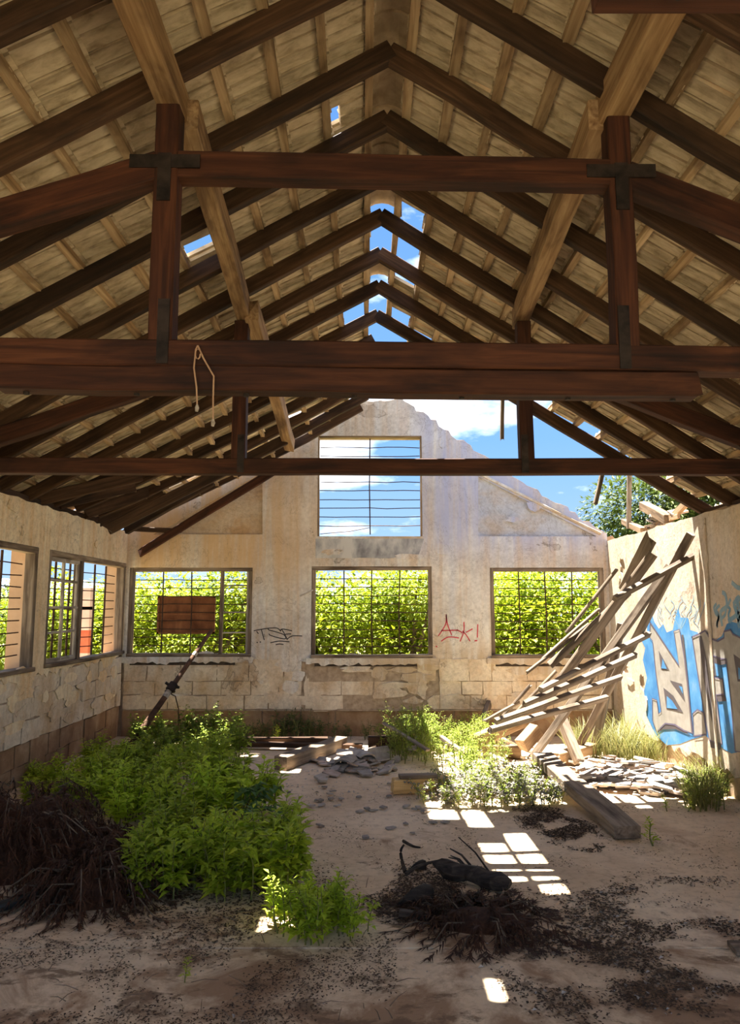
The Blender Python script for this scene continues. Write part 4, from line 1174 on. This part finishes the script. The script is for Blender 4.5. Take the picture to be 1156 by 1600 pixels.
# curved ridge-tile pieces in the rubble
for k, (px, py, rz, lb) in enumerate([(568, 1190, .4, 'large curved grey ridge tile piece in the rubble'), (548, 1188, 1.2, 'curved broken ridge tile beside the squared beam'), (600, 1190, 2.2, 'upturned curved tile piece next to the weeds'), (540, 1200, 2.9, 'low curved tile fragment at the front of the rubble')]):
    mb = MB(); n = 7; c = P(px, py, .0)
    for yy in (-.14, .0, .13):
        for t in range(n + 1):
            a = pi * (.08 + .8 * t / n); q = 1 + .12 * sin(yy * 20 + t)
            mb.v.append(Vector((.115 * cos(a), yy * q, .10 * sin(a))))
        for t in range(n + 1):
            a = pi * (.08 + .8 * t / n); q = 1 + .12 * sin(yy * 20 + t)
            mb.v.append(Vector((.098 * cos(a), yy * q, .084 * sin(a))))
    q = 2 * (n + 1)
    for s in range(2):
        for t in range(n):
            mb.f += [(s*q+t, s*q+t+1, s*q+q+t+1, s*q+q+t), (s*q+n+1+t, s*q+q+n+1+t, s*q+q+n+2+t, s*q+n+2+t)]
    for s in (0, 2):
        for t in range(n): mb.f.append((s*q+t, s*q+n+1+t, s*q+n+2+t, s*q+t+1))
    for s in range(2): mb.f += [(s*q, s*q+q, s*q+q+n+1, s*q+n+1), (s*q+n, s*q+2*n+1, s*q+q+2*n+1, s*q+q+n)]
    o = mb.build('ridge_tile_piece', M['shard']); o.location = c + Vector((0, 0, .01)); o.rotation_euler = (0, .25 if k != 2 else 2.6, rz)
    if k == 2: o.location.z += .1
    tag(o, lb, 'tile shard')
# a few tile remains on the right wall top
spots = [(on_x(r.uniform(1000, 1060), 812, XR + .12), ZR + .03 + r.random() * .1) for k in range(10)]
scatter_shards(pnk, spots, 'orange-brown tile piece heaped on the right wall top', 'tile pieces on the right wall top', 9, .4)

# ------------------------------------------------------------------ litter on the floor (uncountable)
def litter(name, mat, spots, s0, s1, seed, label, cat, up=.5):
    r = random.Random(seed); mb = MB()
    for p in spots:
        s = r.uniform(s0, s1); a = r.uniform(0, pi); c, d = cos(a) * s, sin(a) * s; h = s * up * r.random()
        e = r.uniform(.25, .6)
        b = len(mb.v); z = p.z + .003
        mb.v += [Vector((p.x - c, p.y - d, z)), Vector((p.x + d * e, p.y - c * e, z + h * .4)), Vector((p.x + c, p.y + d, z + h * .2)), Vector((p.x - d * e, p.y + c * e, z + h))]
        mb.f += [(b, b + 1, b + 2), (b, b + 2, b + 3)]
    o = mb.build(name, mat, fix=False); return tag(o, label, cat, None, 'stuff')
M['litter'] = plain('dark_leaf_litter', [(.3, (.045, .029, .019)), (.55, (.105, .068, .044)), (.8, (.20, .135, .09))], 60, rough=1, bmp=0, rand=False)
M['chips'] = plain('pale_chips', [(.3, (.30, .26, .22)), (.7, (.52, .48, .43))], 40, rough=1, bmp=0, rand=False)
def dens(n, seed, box, fn):
    r = random.Random(seed); out = []; g = 0
    while len(out) < n and g < n * 30:
        g += 1; px = r.uniform(box[0], box[2]); py = r.uniform(box[1], box[3])
        p = P(px, py, 0)
        # equal density on the ground, not in the picture
        w = min(1.0, (p.y / P(0, box[1], 0).y) ** 2)
        if r.random() > w: continue
        if r.random() < fn(px, py, p): out.append(p)
    return out
cl = lambda p, s, o=0: max(0.0, min(1.0, .5 + 2.2 * noise.fractal(Vector((p.x * s + o, p.y * s, o)), 1.0, 2.0, 4)))
def fA(x, y, p):
    w = max(0, 1 - ((x - 1010) / 260) ** 2 - ((y - 1490) / 150) ** 2) * 1.4
    return w * cl(p, 2.2) ** 2
litter('leaf_litter', M['litter'], dens(8000, 1, (740, 1370, 1200, 1640), fA), .004, .013, 1, 'dark leaf litter strewn over the right foreground floor', 'leaf litter')
litter('mulch_patch', M['litter'], dens(4500, 2, (800, 1255, 970, 1340), lambda x, y, p: max(0, 1 - ((x - 868 - (y - 1290) * 1.3) / 62) ** 2 - ((y - 1292) / 42) ** 2) * 1.6 * cl(p, 4, 3)), .005, .013, 2, 'dark mulch patch beside the thick plank', 'leaf litter')
litter('ash_patch', M['litter'], dens(7000, 3, (520, 1330, 840, 1480), lambda x, y, p: max(0, 1 - ((x - 690) / 130) ** 2 - ((y - 1405) / 62) ** 2) * cl(p, 3, 4) * 1.5), .004, .013, 3, 'black ash and char around the burnt log', 'ash')
litter('leaf_litter', M['litter'], dens(6000, 4, (-60, 1420, 620, 1640), lambda x, y, p: cl(p, 1.8, 9) ** 2 * .8), .004, .010, 4, 'dark leaf litter over the left foreground floor', 'leaf litter')
litter('leaf_litter', M['litter'], dens(3500, 5, (400, 1240, 1156, 1420), lambda x, y, p: cl(p, 2.5, 5) ** 3 * .6), .004, .010, 5, 'sparse leaf litter on the middle floor', 'leaf litter')
litter('dirt_under_bushes', M['litter'], dens(5000, 6, (60, 1280, 560, 1500), lambda x, y, p: max(0, 1 - ((x - 330) / 250) ** 2 - ((y - 1395) / 80) ** 2)), .004, .013, 6, 'dark litter under the green bushes at left', 'leaf litter')
litter('pale_chips', M['chips'], dens(240, 7, (300, 1380, 1200, 1630), lambda x, y, p: fA(x, y, p) + .03), .006, .016, 7, 'small pale chips sprinkled through the dark litter', 'chips', .8)
litter('dust_and_grit', M['chips'], dens(1500, 8, (440, 1165, 1100, 1250), lambda x, y, p: .3 + .7 * cl(p, 3, 2)), .006, .02, 8, 'fine pale grit around the broken tiles', 'grit', .8)
# ------------------------------------------------------------------ plants
M['weed'] = leaf('weed_leaf', [(.30, (.27, .38, .02)), (.5, (.46, .58, .045)), (.7, (.66, .76, .10))], .5, 5)  # leaf green lifted to make up for the shade around the bushes
M['weed_lit'] = leaf('sunlit_weed_leaf_dimmed', [(.30, (.13, .19, .015)), (.5, (.25, .33, .035)), (.7, (.40, .46, .07))], .45, 5)  # darker copy of the weed leaf, toned down where the sun falls
M['dark_leaf'] = leaf('dark_round_leaf', [(.3, (.03, .08, .012)), (.7, (.10, .20, .03))], .3, 5)
M['hedge'] = leaf('hedge_leaf', [(.32, (.06, .10, .005)), (.46, (.19, .26, .010)), (.6, (.36, .40, .018)), (.75, (.47, .46, .03))], .45, 1.6, (.85, 1.15))
M['conifer'] = leaf('conifer_leaf', [(.3, (.025, .055, .009)), (.5, (.085, .125, .02)), (.75, (.21, .25, .045))], .3, 1.5)
M['far_leaf'] = leaf('far_tree_leaf', [(.3, (.03, .065, .02)), (.7, (.10, .15, .05))], .3, 1.0)
M['stem'] = plain('green_stem', [(.3, (.10, .10, .03)), (.7, (.22, .22, .07))], 8)
M['bark'] = plain('tree_bark', [(.3, (.06, .045, .03)), (.7, (.18, .14, .10))], 9, (1, 1, .3))
M['straw'] = leaf('dry_straw', [(.3, (.36, .27, .11)), (.7, (.62, .52, .28))], .3, 5)
M['brown_brush'] = leaf('dead_brush', [(.3, (.030, .012, .006)), (.55, (.075, .030, .014)), (.75, (.15, .065, .03))], .15, 6, (.8, 1.1), .8)
M['flower'] = leaf('white_blossom', [(.3, (.24, .22, .18)), (.7, (.36, .34, .30))], .25, 6)

def leaf_quad(mb, p, d, w, L, up, droop=.25):
    """a pointed, folded leaf of four triangles"""
    d = d.normalized(); sd = d.cross(up)
    sd = sd.normalized() if sd.length > 1e-4 else Vector((1, 0, 0))
    nn = sd.cross(d)
    m = p + d * L * .45 - nn * L * .0; t = p + d * L - nn * L * droop
    b = len(mb.v)
    mb.v += [p, m + sd * w / 2 + nn * w * .18, t, m - sd * w / 2 + nn * w * .18, m]
    mb.f += [(b, b + 4, b + 1), (b + 4, b + 2, b + 1), (b, b + 3, b + 4), (b + 4, b + 3, b + 2)]
def rdir(r, up=.3):
    a = r.uniform(0, 2 * pi); return Vector((cos(a), sin(a), r.uniform(-.2, 1) * up * 2)).normalized()
def weed_mesh(seed, h, stems, spread, L0, L1, wr, per, lean=.25, flowers=0, branch=2):
    r = random.Random(seed); lv = MB(); st = MB(); fl = MB()
    for s in range(stems):
        a = r.uniform(0, 2 * pi); q = spread * sqrt(r.random()); base = Vector((q * cos(a), q * sin(a), 0))
        hh = h * r.uniform(.6, 1.05) * (1 - .35 * q / max(spread, .01)); out = Vector((cos(a), sin(a), 0)) * lean * r.uniform(.2, 1.2) * hh
        pts = [base + out * (t * t) + Vector((r.uniform(-.01, .01), r.uniform(-.01, .01), hh * t)) for t in (0, .25, .5, .75, 1)]
        st.tube(pts, [.006, .005, .004, .003, .0015], 4)
        for k in range(per):
            t = .12 + .88 * (k + r.random()) / per; i = min(3, int(t * 4)); p = pts[i].lerp(pts[i + 1], t * 4 - i)
            L = r.uniform(L0, L1) * (1.15 - .55 * t); d = rdir(r, .35)
            pp = p + d * r.uniform(.0, .05) * (1 - t * .6) * (h / .5)
            leaf_quad(lv, pp, d + Vector((0, 0, .15)), L * wr, L, Vector((0, 0, 1)), r.uniform(.05, .4))
        for k in range(branch):
            t = r.uniform(.3, .8); i = min(3, int(t * 4)); p = pts[i].lerp(pts[i + 1], t * 4 - i); d = rdir(r, .6); e = p + d * hh * .25
            st.tube([p, (p + e) / 2, e], [.003, .0025, .0012], 3)
            for j in range(max(2, per // 4)):
                u = r.random(); L = r.uniform(L0, L1) * .8; leaf_quad(lv, p.lerp(e, u), rdir(r, .4), L * wr, L, Vector((0, 0, 1)), r.uniform(.05, .4))
        for k in range(flowers):
            t = r.uniform(.05, .8); i = min(3, int(t * 4)); p = pts[i].lerp(pts[i + 1], t * 4 - i) + rdir(r, .3) * r.uniform(.02, .10)
            for j in range(3): leaf_quad(fl, p, rdir(r, .8), .022, .026, Vector((0, 0, 1)), 0)
    return [mesh('foliage', lv.v, lv.f), mesh('stem', st.v, st.f)] + ([mesh('blossom', fl.v, fl.f)] if flowers else [])
ROWN = ['front', 'second', 'third', 'fourth', 'fifth', 'sixth', 'seventh']
def rank(objs, base, per):
    """tell alike things apart by row (from the viewer) and place in the row"""
    objs = sorted(objs, key=lambda o: o.location.y)
    for a in range(0, len(objs), per):
        row = sorted(objs[a:a + per], key=lambda o: o.location.x / max(.1, o.location.y))
        for j, o in enumerate(row):
            o['label'] = f'{base}, {NTH[j]} from left in the {ROWN[a // per]} row' if len(objs) > per else f'{base}, {NTH[j]} from the left'
def plant(name, meshes, mats, loc, rz, sc, label, cat, group=None):
    e = empty(name, loc, label, cat, group)
    e.rotation_euler = (0, 0, rz); e.scale = (sc, sc, sc)
    for me, nm, mt in zip(meshes, ('foliage', 'stem', 'blossom'), mats):
        if not me.materials: me.materials.append(mt)
        o = bpy.data.objects.new(nm, me); COL.objects.link(o); o.parent = e; o['kind'] = 'stuff'
    return e
WA = [weed_mesh(s, .55, 13, .20, .075, .135, .5, 24) for s in (1, 2, 3)]
WB = [weed_mesh(s, .48, 10, .17, .06, .10, .55, 26) for s in (4, 5)]
WF = [weed_mesh(s, .48, 10, .17, .055, .095, .55, 26) for s in (24, 25)]
WC = [weed_mesh(s, .55, 12, .22, .022, .042, .45, 50, .3, 0, 5) for s in (6, 7)]
WD = [weed_mesh(s, .30, 14, .26, .02, .036, .5, 34, .5, 14, 3) for s in (8, 9)]
WS = [weed_mesh(s, .24, 1, .01, .03, .055, .45, 40, .3, 0, 0) for s in (10, 11)]
GR = [m for m in (m_ for m_ in ())]
mw = (M['weed'], M['stem'])
r = random.Random(21)
def inpoly_spots(n, box, fn, mind, seed):
    r = random.Random(seed); out = []; g = 0
    while len(out) < n and g < 4000:
        g += 1; p = P(r.uniform(box[0], box[2]), r.uniform(box[1], box[3]), 0)
        q = proj(p)
        if fn(q[0], q[1]) and all((p - o).length > mind for o in out): out.append(p)
    return out
sp = inpoly_spots(26, (50, 1195, 405, 1320), lambda x, y: ((x - 230) / 185) ** 2 + ((y - 1245) / 60) ** 2 < 1, .24, 1)
for k, p in enumerate(sp):
    q = proj(p); hs = (.70 + .42 * (q[0] - 60) / 340) * (1.0 if q[1] > 1225 else .85)
    plant('leafy_weed', WA[k % 3], mw, p, r.uniform(0, 6.28), hs * r.uniform(.8, 1.1), 'leafy green weed in the large clump along the left wall', 'weed', 'weeds of the large clump at left')
sp = inpoly_spots(11, (225, 1345, 425, 1395), lambda x, y: True, .18, 2)
for k, p in enumerate(sp):
    q = proj(p)
    plant('leafy_weed', WA[k % 3], mw, p, r.uniform(0, 6.28), r.uniform(.72, .95) * (1.05 if q[0] > 260 else .9), 'bright leafy weed in the middle clump in front of the dry brush', 'weed', 'weeds of the middle clump')
sp = inpoly_spots(4, (440, 1440, 545, 1475), lambda x, y: True, .12, 3)
for k, p in enumerate(sp):
    plant('leafy_weed', WF[k % 2], (M['weed'], M['stem']), p, r.uniform(0, 6.28), r.uniform(.6, .82), 'small light green weed in the nearest clump by the sun spot', 'weed', 'weeds of the nearest clump')
sp = inpoly_spots(9, (215, 1160, 380, 1190), lambda x, y: True, .25, 4)
for k, p in enumerate(sp):
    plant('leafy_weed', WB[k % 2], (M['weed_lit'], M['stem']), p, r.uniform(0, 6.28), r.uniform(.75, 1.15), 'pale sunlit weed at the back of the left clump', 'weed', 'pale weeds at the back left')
# sunlit weeds at the collapsed frame
sp = inpoly_spots(17, (625, 1155, 775, 1230), lambda x, y: ((x - 695) / 82) ** 2 + ((y - 1190) / 42) ** 2 < 1 and not (x < 712 and y > 1198), .2, 5)
for k, p in enumerate(sp):
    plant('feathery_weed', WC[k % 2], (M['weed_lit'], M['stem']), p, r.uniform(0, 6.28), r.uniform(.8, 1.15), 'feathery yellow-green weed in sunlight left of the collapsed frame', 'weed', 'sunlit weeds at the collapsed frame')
sp = inpoly_spots(13, (690, 1225, 850, 1262), lambda x, y: True, .22, 6)
for k, p in enumerate(sp):
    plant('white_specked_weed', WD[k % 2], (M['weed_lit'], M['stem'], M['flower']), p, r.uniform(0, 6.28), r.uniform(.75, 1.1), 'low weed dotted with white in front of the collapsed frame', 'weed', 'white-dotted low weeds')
# weeds along the far wall
M['weed_dull'] = leaf('dull_weed_leaf', [(.3, (.03, .055, .012)), (.7, (.12, .16, .04))], .25, 5)
WE = [weed_mesh(s, .45, 8, .2, .03, .06, .55, 22, .3, 0, 4) for s in (14, 15)]
for k, px in enumerate([355, 380, 400, 422, 440, 458, 474, 492, 512, 540, 580, 620, 662]):
    p = P(px, 1146 + rnd.uniform(-2, 6), 0); p.y = min(p.y, YF - .2)
    plant('wall_weed', WE[k % 2], (M['weed_dull'], M['stem']), p, r.uniform(0, 6.28), r.uniform(.6, 1.0) * (1.1 if 430 < px < 520 else .75), 'dull green weed growing along the foot of the gable wall', 'weed', 'weeds along the gable wall')
for k, (px, py, sc, lb) in enumerate([(1019, 1322, 1.15, 'single upright weed beside the end of the thick plank'), (1043, 1268, .7, 'tiny weed behind the upright weed'), (1076, 1268, .65, 'tiny weed nearest the right wall'), (287, 1536, .55, 'tiny seedling in the left foreground'), (430, 1160, 1.2, 'single bright weed standing behind the planks')]):
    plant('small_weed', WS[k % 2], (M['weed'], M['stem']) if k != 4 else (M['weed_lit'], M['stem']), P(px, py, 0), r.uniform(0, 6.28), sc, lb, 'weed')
# dry grass tufts
def tuft_mesh(seed, n, h, spread, curve=.5, w=.006):
    r = random.Random(seed); mb = MB()
    for k in range(n):
        a = r.uniform(0, 2 * pi); q = spread * sqrt(r.random()); p = Vector((q * cos(a), q * sin(a), 0)); d = Vector((cos(a + r.uniform(-1, 1)), sin(a + r.uniform(-1, 1)), 0)); hh = h * r.uniform(.5, 1.1)
        sd = Vector((-d.y, d.x, 0)) * w * r.uniform(.5, 1.2); b = len(mb.v); m = 4
        for i in range(m):
            t = i / (m - 1); c = p + Vector((0, 0, hh * t * (1 - .25 * t * curve))) + d * hh * curve * t * t
            mb.v += [c - sd * (1 - t * .85), c + sd * (1 - t * .85)]
        for i in range(m - 1): mb.f.append((b + 2 * i, b + 2 * i + 1, b + 2 * i + 3, b + 2 * i + 2))
    return mesh('blades', mb.v, mb.f)
TF = [tuft_mesh(s, 120, .38, .17) for s in (1, 2)]
M['grass'] = leaf('green_yellow_grass', [(.3, (.11, .125, .025)), (.5, (.20, .20, .055)), (.7, (.32, .27, .12))], .35, 6)
for t in TF: t.materials.append(M['grass'])
def tufts(spots, label, group, s0, s1):
    for k, p in enumerate(spots):
        o = add('grass_tuft', TF[k % 2], None, None, p); o.rotation_euler = (0, 0, r.uniform(0, 6.28)); s = r.uniform(s0, s1); o.scale = (s, s, s)
        tag(o, label, 'grass tuft', group)
tufts(inpoly_spots(20, (905, 1160, 1040, 1192), lambda x, y: True, .14, 7), 'yellowing grass tuft between the collapsed frame and the right wall', 'grass behind the tile shards', .7, 1.2)
tufts(inpoly_spots(9, (1075, 1195, 1170, 1265), lambda x, y: x > 1062 + (1265 - y) * .3, .14, 8), 'yellowing grass tuft at the foot of the graffiti wall', 'grass under the graffiti', .55, .95)
sp = inpoly_spots(5, (1090, 1200, 1165, 1270), lambda x, y: True, .2, 9)
for k, p in enumerate(sp):
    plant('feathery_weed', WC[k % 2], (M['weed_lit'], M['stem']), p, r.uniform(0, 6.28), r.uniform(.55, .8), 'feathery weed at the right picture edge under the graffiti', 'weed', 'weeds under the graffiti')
# broad dark-leaved creeper on the right of the left clump
rr = random.Random(77); mb = MB(); c = P(372, 1300, 0)
e_c = empty('creeper', c, 'dark broad-leaved creeper hanging off the right of the left clump', 'creeper')
for k in range(9):
    a = rr.uniform(-.9, 1.4); e = c + Vector((cos(a) * rr.uniform(.15, .42), sin(a) * .3 - .1, rr.uniform(.08, .5))); m_ = (c + e) / 2 + Vector((0, 0, .12)); sm = MB(); sm.tube([c, m_, e], [.005, .004, .002], 4); sm.build('stem', M['stem'], e_c)
    for j in range(8):
        u = rr.uniform(.35, 1); p = c.lerp(m_, u * 2) if u < .5 else m_.lerp(e, u * 2 - 1)
        d = rdir(rr, .2); L = rr.uniform(.06, .10); leaf_quad(mb, p + d * .02, d, L * .95, L, Vector((0, 0, 1)), .35)
mb.build('foliage', M['dark_leaf'], e_c, fix=False)

def members(g): return [o for o in COL.objects if o.get('group') == g and o.get('category')]
rank(members('weeds of the large clump at left'), 'leafy green weed in the big left clump', 6)
rank(members('weeds of the middle clump'), 'leafy weed in the middle clump', 6)
rank(members('weeds of the nearest clump'), 'small light green weed in the nearest clump', 6)
rank(members('pale weeds at the back left'), 'pale sunlit weed behind the left clump', 5)
rank(members('sunlit weeds at the collapsed frame'), 'feathery weed left of the collapsed frame', 6)
rank(members('white-dotted low weeds'), 'white-dotted low weed by the collapsed frame', 5)
rank(members('weeds along the gable wall'), 'dull weed along the gable wall foot', 20)
rank(members('grass behind the tile shards'), 'yellow grass tuft behind the tile shards', 7)
rank(members('grass under the graffiti'), 'yellow grass tuft under the graffiti', 5)
rank(members('weeds under the graffiti'), 'feathery weed under the graffiti at right', 9)

# ------------------------------------------------------------------ dead brush
def brush(name, c, size, n, seed, label, h):
    r = random.Random(seed); mb = MB(); sm = MB(); e = empty(name, c, label, 'brush pile')
    for b in range(int(n)):
        a = r.uniform(0, 2 * pi); q = sqrt(r.random()); base = c + Vector((cos(a) * q * size[0], sin(a) * q * size[1], 0)); top = h * max(.15, 1 - q * q) * r.uniform(.7, 1.1)
        s = base + Vector((r.uniform(-.05, .05), r.uniform(-.05, .05), top))
        d = Vector((cos(a), sin(a), 0)) * r.uniform(.6, 1) + Vector((r.uniform(-.4, .4), r.uniform(-.4, .4), 0)); L = r.uniform(.14, .34)
        pts = [s, s + d * L * .4 + Vector((0, 0, .03)), s + d * L * .75 + Vector((0, 0, -.05)), s + d * L + Vector((0, 0, -.16))]
        pts = [Vector((p.x, p.y, max(.008, p.z))) for p in pts]
        if b % 4 == 0: sm.tube(pts, [.005, .004, .003, .0015], 3)
        for j in range(34):
            u = r.random() * 2.99; i = int(u); p = pts[i].lerp(pts[i + 1], u - i)
            dd = (pts[min(i + 1, 3)] - pts[i]).normalized() + rdir(r, .2) * .8 + Vector((0, 0, -.55)); l = r.uniform(.03, .085); sd = Vector((-dd.y, dd.x, .2)).normalized() * .005
            t = p + dd.normalized() * l; t.z = max(.004, t.z); k = len(mb.v); mb.v += [p - sd, p + sd, t]; mb.f.append((k, k + 1, k + 2))
    # inner mass of matted needles
    mb.build('dead_needles', M['brown_brush'], e, fix=False)['kind'] = 'stuff'; sm.build('branch', M['bark'], e)['kind'] = 'stuff'
    k = MB(); nu, nv = 22, 7
    for j in range(nv + 1):
        for i in range(nu):
            t = 2 * pi * i / nu; q = j / nv; u = .95 * q
            b = c + Vector((cos(t) * size[0] * u, sin(t) * size[1] * u, 0)); b.z = h * .72 * (1 - q * q) * (1 + .5 * noise.noise(b * 6 + Vector((seed, 0, 0)))) - .01
            k.v.append(b)
    for j in range(nv):
        for i in range(nu): k.f.append((j * nu + i, j * nu + (i + 1) % nu, (j + 1) * nu + (i + 1) % nu, (j + 1) * nu + i))
    k.build('matted_needles', M['brown_brush'], e, fix=False)
    if h > .2:
        for k in range(2):
            a = r.uniform(-.6, .8); p = c + Vector((cos(a) * size[0] * .4, sin(a) * size[1] * .3 - .1, h * .7)); q = p + Vector((size[0] * r.uniform(.3, .6), r.uniform(-.12, .1), -h * .2))
            t = MB(); t.tube([p, (p + q) / 2 + Vector((0, 0, .03)), q], [.006, .005, .003], 5); t.build('bare_branch', M['stick'], e)
M['stick'] = plain('bleached_stick', [(.3, (.12, .08, .055)), (.7, (.28, .21, .15))], 12)
brush('dry_brush', P(20, 1345, 0), (.62, .48), 420, 1, 'large dark brown pile of dead conifer brush at the left edge', .48)
brush('dry_brush', P(150, 1400, 0), (.27, .22), 170, 2, 'small mound of dead brown brush between hose and bushes', .26)
brush('dry_brush', P(755, 1440, 0), (.30, .18), 110, 3, 'flat tangle of dead brown brush in front of the burnt log', .09)
brush('dry_brush', P(180, 1335, 0), (.4, .3), 120, 4, 'thin dark brush behind the middle clump of weeds', .12)
rr = random.Random(5); mb = MB()
for k in range(130):
    p = P(rr.uniform(0, 620), rr.uniform(1380, 1600), .006) if k < 80 else P(rr.uniform(330, 480), rr.uniform(1125, 1150), .03); a = rr.uniform(0, pi); L = rr.uniform(.03, .12); d = Vector((cos(a), sin(a), rr.uniform(0, .2))) * L
    mb.tube([p, p + d * .5 + Vector((0, 0, .008)), p + d], [.0025, .002, .001], 3)
tag(mb.build('fine_twigs', M['stick'], fix=False), 'thin bleached twigs scattered on the left floor', 'twigs', None, 'stuff')

# ------------------------------------------------------------------ outdoors: hedge trees, conifer, far trees, hills
def crown_mesh(seed, n, R, H, L0, L1, lumps, wr=.55, z0=.25, flat=1.0):
    r = random.Random(seed); mb = MB(); cs = []
    for k in range(lumps):
        a = r.uniform(0, 2 * pi); q = R * .62 * sqrt(r.random()); z = z0 * H + (H * (1 - z0)) * r.uniform(.0, .82)
        cs.append((Vector((q * cos(a), q * sin(a), z)), R * r.uniform(.28, .5)))
    for k in range(n):
        c, s = cs[k % lumps]
        d = Vector((r.gauss(0, 1), r.gauss(0, 1), r.gauss(0, 1) * .85)).normalized(); p = c + d * s * r.uniform(.72, 1.05)
        if p.z < .02: continue
        L = r.uniform(L0, L1); leaf_quad(mb, p, (d + Vector((r.uniform(-1, 1), r.uniform(-1, 1), r.uniform(-.9, .5))) * .9), L * wr, L, Vector((r.uniform(-.3, .3), r.uniform(-.3, .3), 1)), .2)
    return mesh('crown', mb.v, mb.f), cs
def trunk_mesh(seed, cs, r0, H):
    r = random.Random(seed); mb = MB(); mb.tube([Vector((0, 0, -.2)), Vector((.04, .02, H * .25)), Vector((-.02, .03, H * .5))], [r0, r0 * .8, r0 * .5], 7)
    for c, s in cs[::2]:
        mb.tube([Vector((.03, .02, H * .22)), c * .5 + Vector((0, 0, H * .12)), c], [r0 * .5, r0 * .35, r0 * .12], 5)
    return mesh('trunk', mb.v, mb.f)
CR = []
for s in (1, 2, 3):
    me, cs = crown_mesh(s, 9000, 1.55, 2.9, .075, .14, 20, .5, .12); me.materials.append(M['hedge'])
    tm = trunk_mesh(s, cs, .10, 2.9); tm.materials.append(M['bark']); CR.append((me, tm))
def tree(name, cm, tm, loc, rz, sc, label, cat='tree', group=None):
    e = empty(name, loc, label, cat, group); e.rotation_euler = (0, 0, rz); e.scale = sc if hasattr(sc, '__len__') else (sc,) * 3
    for nm, me in (('crown', cm), ('trunk', tm)):
        o = bpy.data.objects.new(nm, me); COL.objects.link(o); o.parent = e
        if nm == 'crown': o['kind'] = 'stuff'
    return e
r = random.Random(9)
hz = [(-7.6, 13.6, .80), (-5.9, 13.2, .95), (-4.3, 13.6, 1.0), (-2.7, 13.0, 1.02), (-1.0, 13.4, 1.02), (.75, 13.1, 1.0), (2.4, 13.5, 1.02), (4.0, 13.0, 1.0), (5.6, 13.6, 1.05), (-9.2, 14.2, .72)]
sp_l = ['seen through the left side windows', 'seen between sash and mullion of the side window', 'behind the left edge of the gable window with the sheet', 'behind the rusted sheet', 'seen at the left of the middle gable window', 'seen at the right of the middle gable window', 'at the left of the right gable window', 'in the middle of the right gable window', 'at the right edge of the right gable window', 'seen far left through the side window nearest the viewer']
for k, (x, y, s) in enumerate(hz):
    tree('hedge_tree', CR[k % 3][0], CR[k % 3][1], (x, y, -.16), r.uniform(0, 6.28), (s * 1.05, s, s * (.88 if k != 2 else .8)), 'yellow-green bushy tree outside, ' + sp_l[k], 'tree', 'bushy trees outside the gable')
for k in range(8):
    tree('hedge_tree', CR[k % 3][0], CR[k % 3][1], (-9 + k * 2.4, 15.6 + r.uniform(-.3, .5), -.16), r.uniform(0, 6.28), (1.15, 1.0, .98 if k not in (0, 1, 2, 3) else .80), f'yellow-green tree in the back row outside the gable, {NTH[k]} from the left', 'tree', 'second row of trees outside the gable')
# conifer beyond the right wall
cme, cs = crown_mesh(31, 60000, 2.15, 6.2, .10, .19, 70, .35, .05); cme.materials.append(M['conifer']); ctm = trunk_mesh(31, cs, .16, 6.0); ctm.materials.append(M['bark'])
c = on_y(1020, 700, 14.5)
tree('conifer', cme, ctm, (c.x + .5, 14.5, -.16), 1.0, (1.0, 1.0, .83), 'dark green conifer rising behind the right wall')
# far trees and hills seen through the side windows
fme, cs = crown_mesh(41, 2600, 2.6, 6.5, .25, .5, 14, .6, .1); fme.materials.append(M['far_leaf']); ftm = trunk_mesh(41, cs, .2, 6); ftm.materials.append(M['bark'])
for k in range(9):
    x = -34 + k * 3.1 + r.uniform(-.6, .6); y = 46 + r.uniform(-3, 4)
    tree('far_tree', fme, ftm, (x, y, -.2), r.uniform(0, 6), r.uniform(.55, .9), f'dark far tree on the left skyline, {NTH[k]} from the left', 'tree', 'far trees on the left skyline')
mb = MB(); n = 50
for i in range(n + 1):
    x = -180 + 260 * i / n; h = 6.5 + 3.5 * noise.noise(Vector((x * .02, 3, 0))) + 1.2 * noise.noise(Vector((x * .1, 8, 0)))
    mb.v += [Vector((x, 150, -1)), Vector((x, 165, h)), Vector((x, 200, h * .8))]
for i in range(n):
    for j in range(2): a = i * 3 + j; mb.f.append((a, a + 3, a + 4, a + 1))
M['hill'] = plain('hazy_hill', [(.3, (.16, .22, .26)), (.7, (.24, .31, .35))], .1, rough=1, bmp=0, rand=False)
o = mb.build('hills', M['hill'], smooth=True); tag(o, kind='structure', label='low hazy hills on the horizon')
# porch posts outside the left windows
M['pink'] = plain('faded_pink_paint', [(.3, (.62, .40, .32)), (.7, (.78, .55, .45))], 5); M['redp'] = plain('red_paint', [(.3, (.55, .10, .05)), (.7, (.72, .18, .09))], 5)
pp = on_x(133, 1020, XL - 1.0); e = empty('painted_post', (pp.x, pp.y, -.16), 'red and pale pink painted post outside the left window', 'post')
zt = on_x(133, 918, XL - 1.0).z
for a, b, mt in ((-.16, .95, 'pink'), (.95, 1.28, 'redp'), (1.28, 1.62, 'pink'), (1.62, zt - .32, 'redp'), (zt - .32, zt, 'pink')):
    if b > a: m_ = MB(); m_.box((pp.x - .06, pp.y - .06, a), (pp.x + .06, pp.y + .06, b)); m_.build('painted_band', M[mt], e)
# dry grass outside under the windows
sp = [Vector((rr.uniform(-7, 6), rr.uniform(10.4, 12.6), -.16)) for k in range(26)]
tufts(sp, 'straw-coloured grass tuft outside the gable windows', 'dry grass outside', 1.0, 2.0)
rank(members('dry grass outside'), 'straw grass tuft outside the gable', 7)
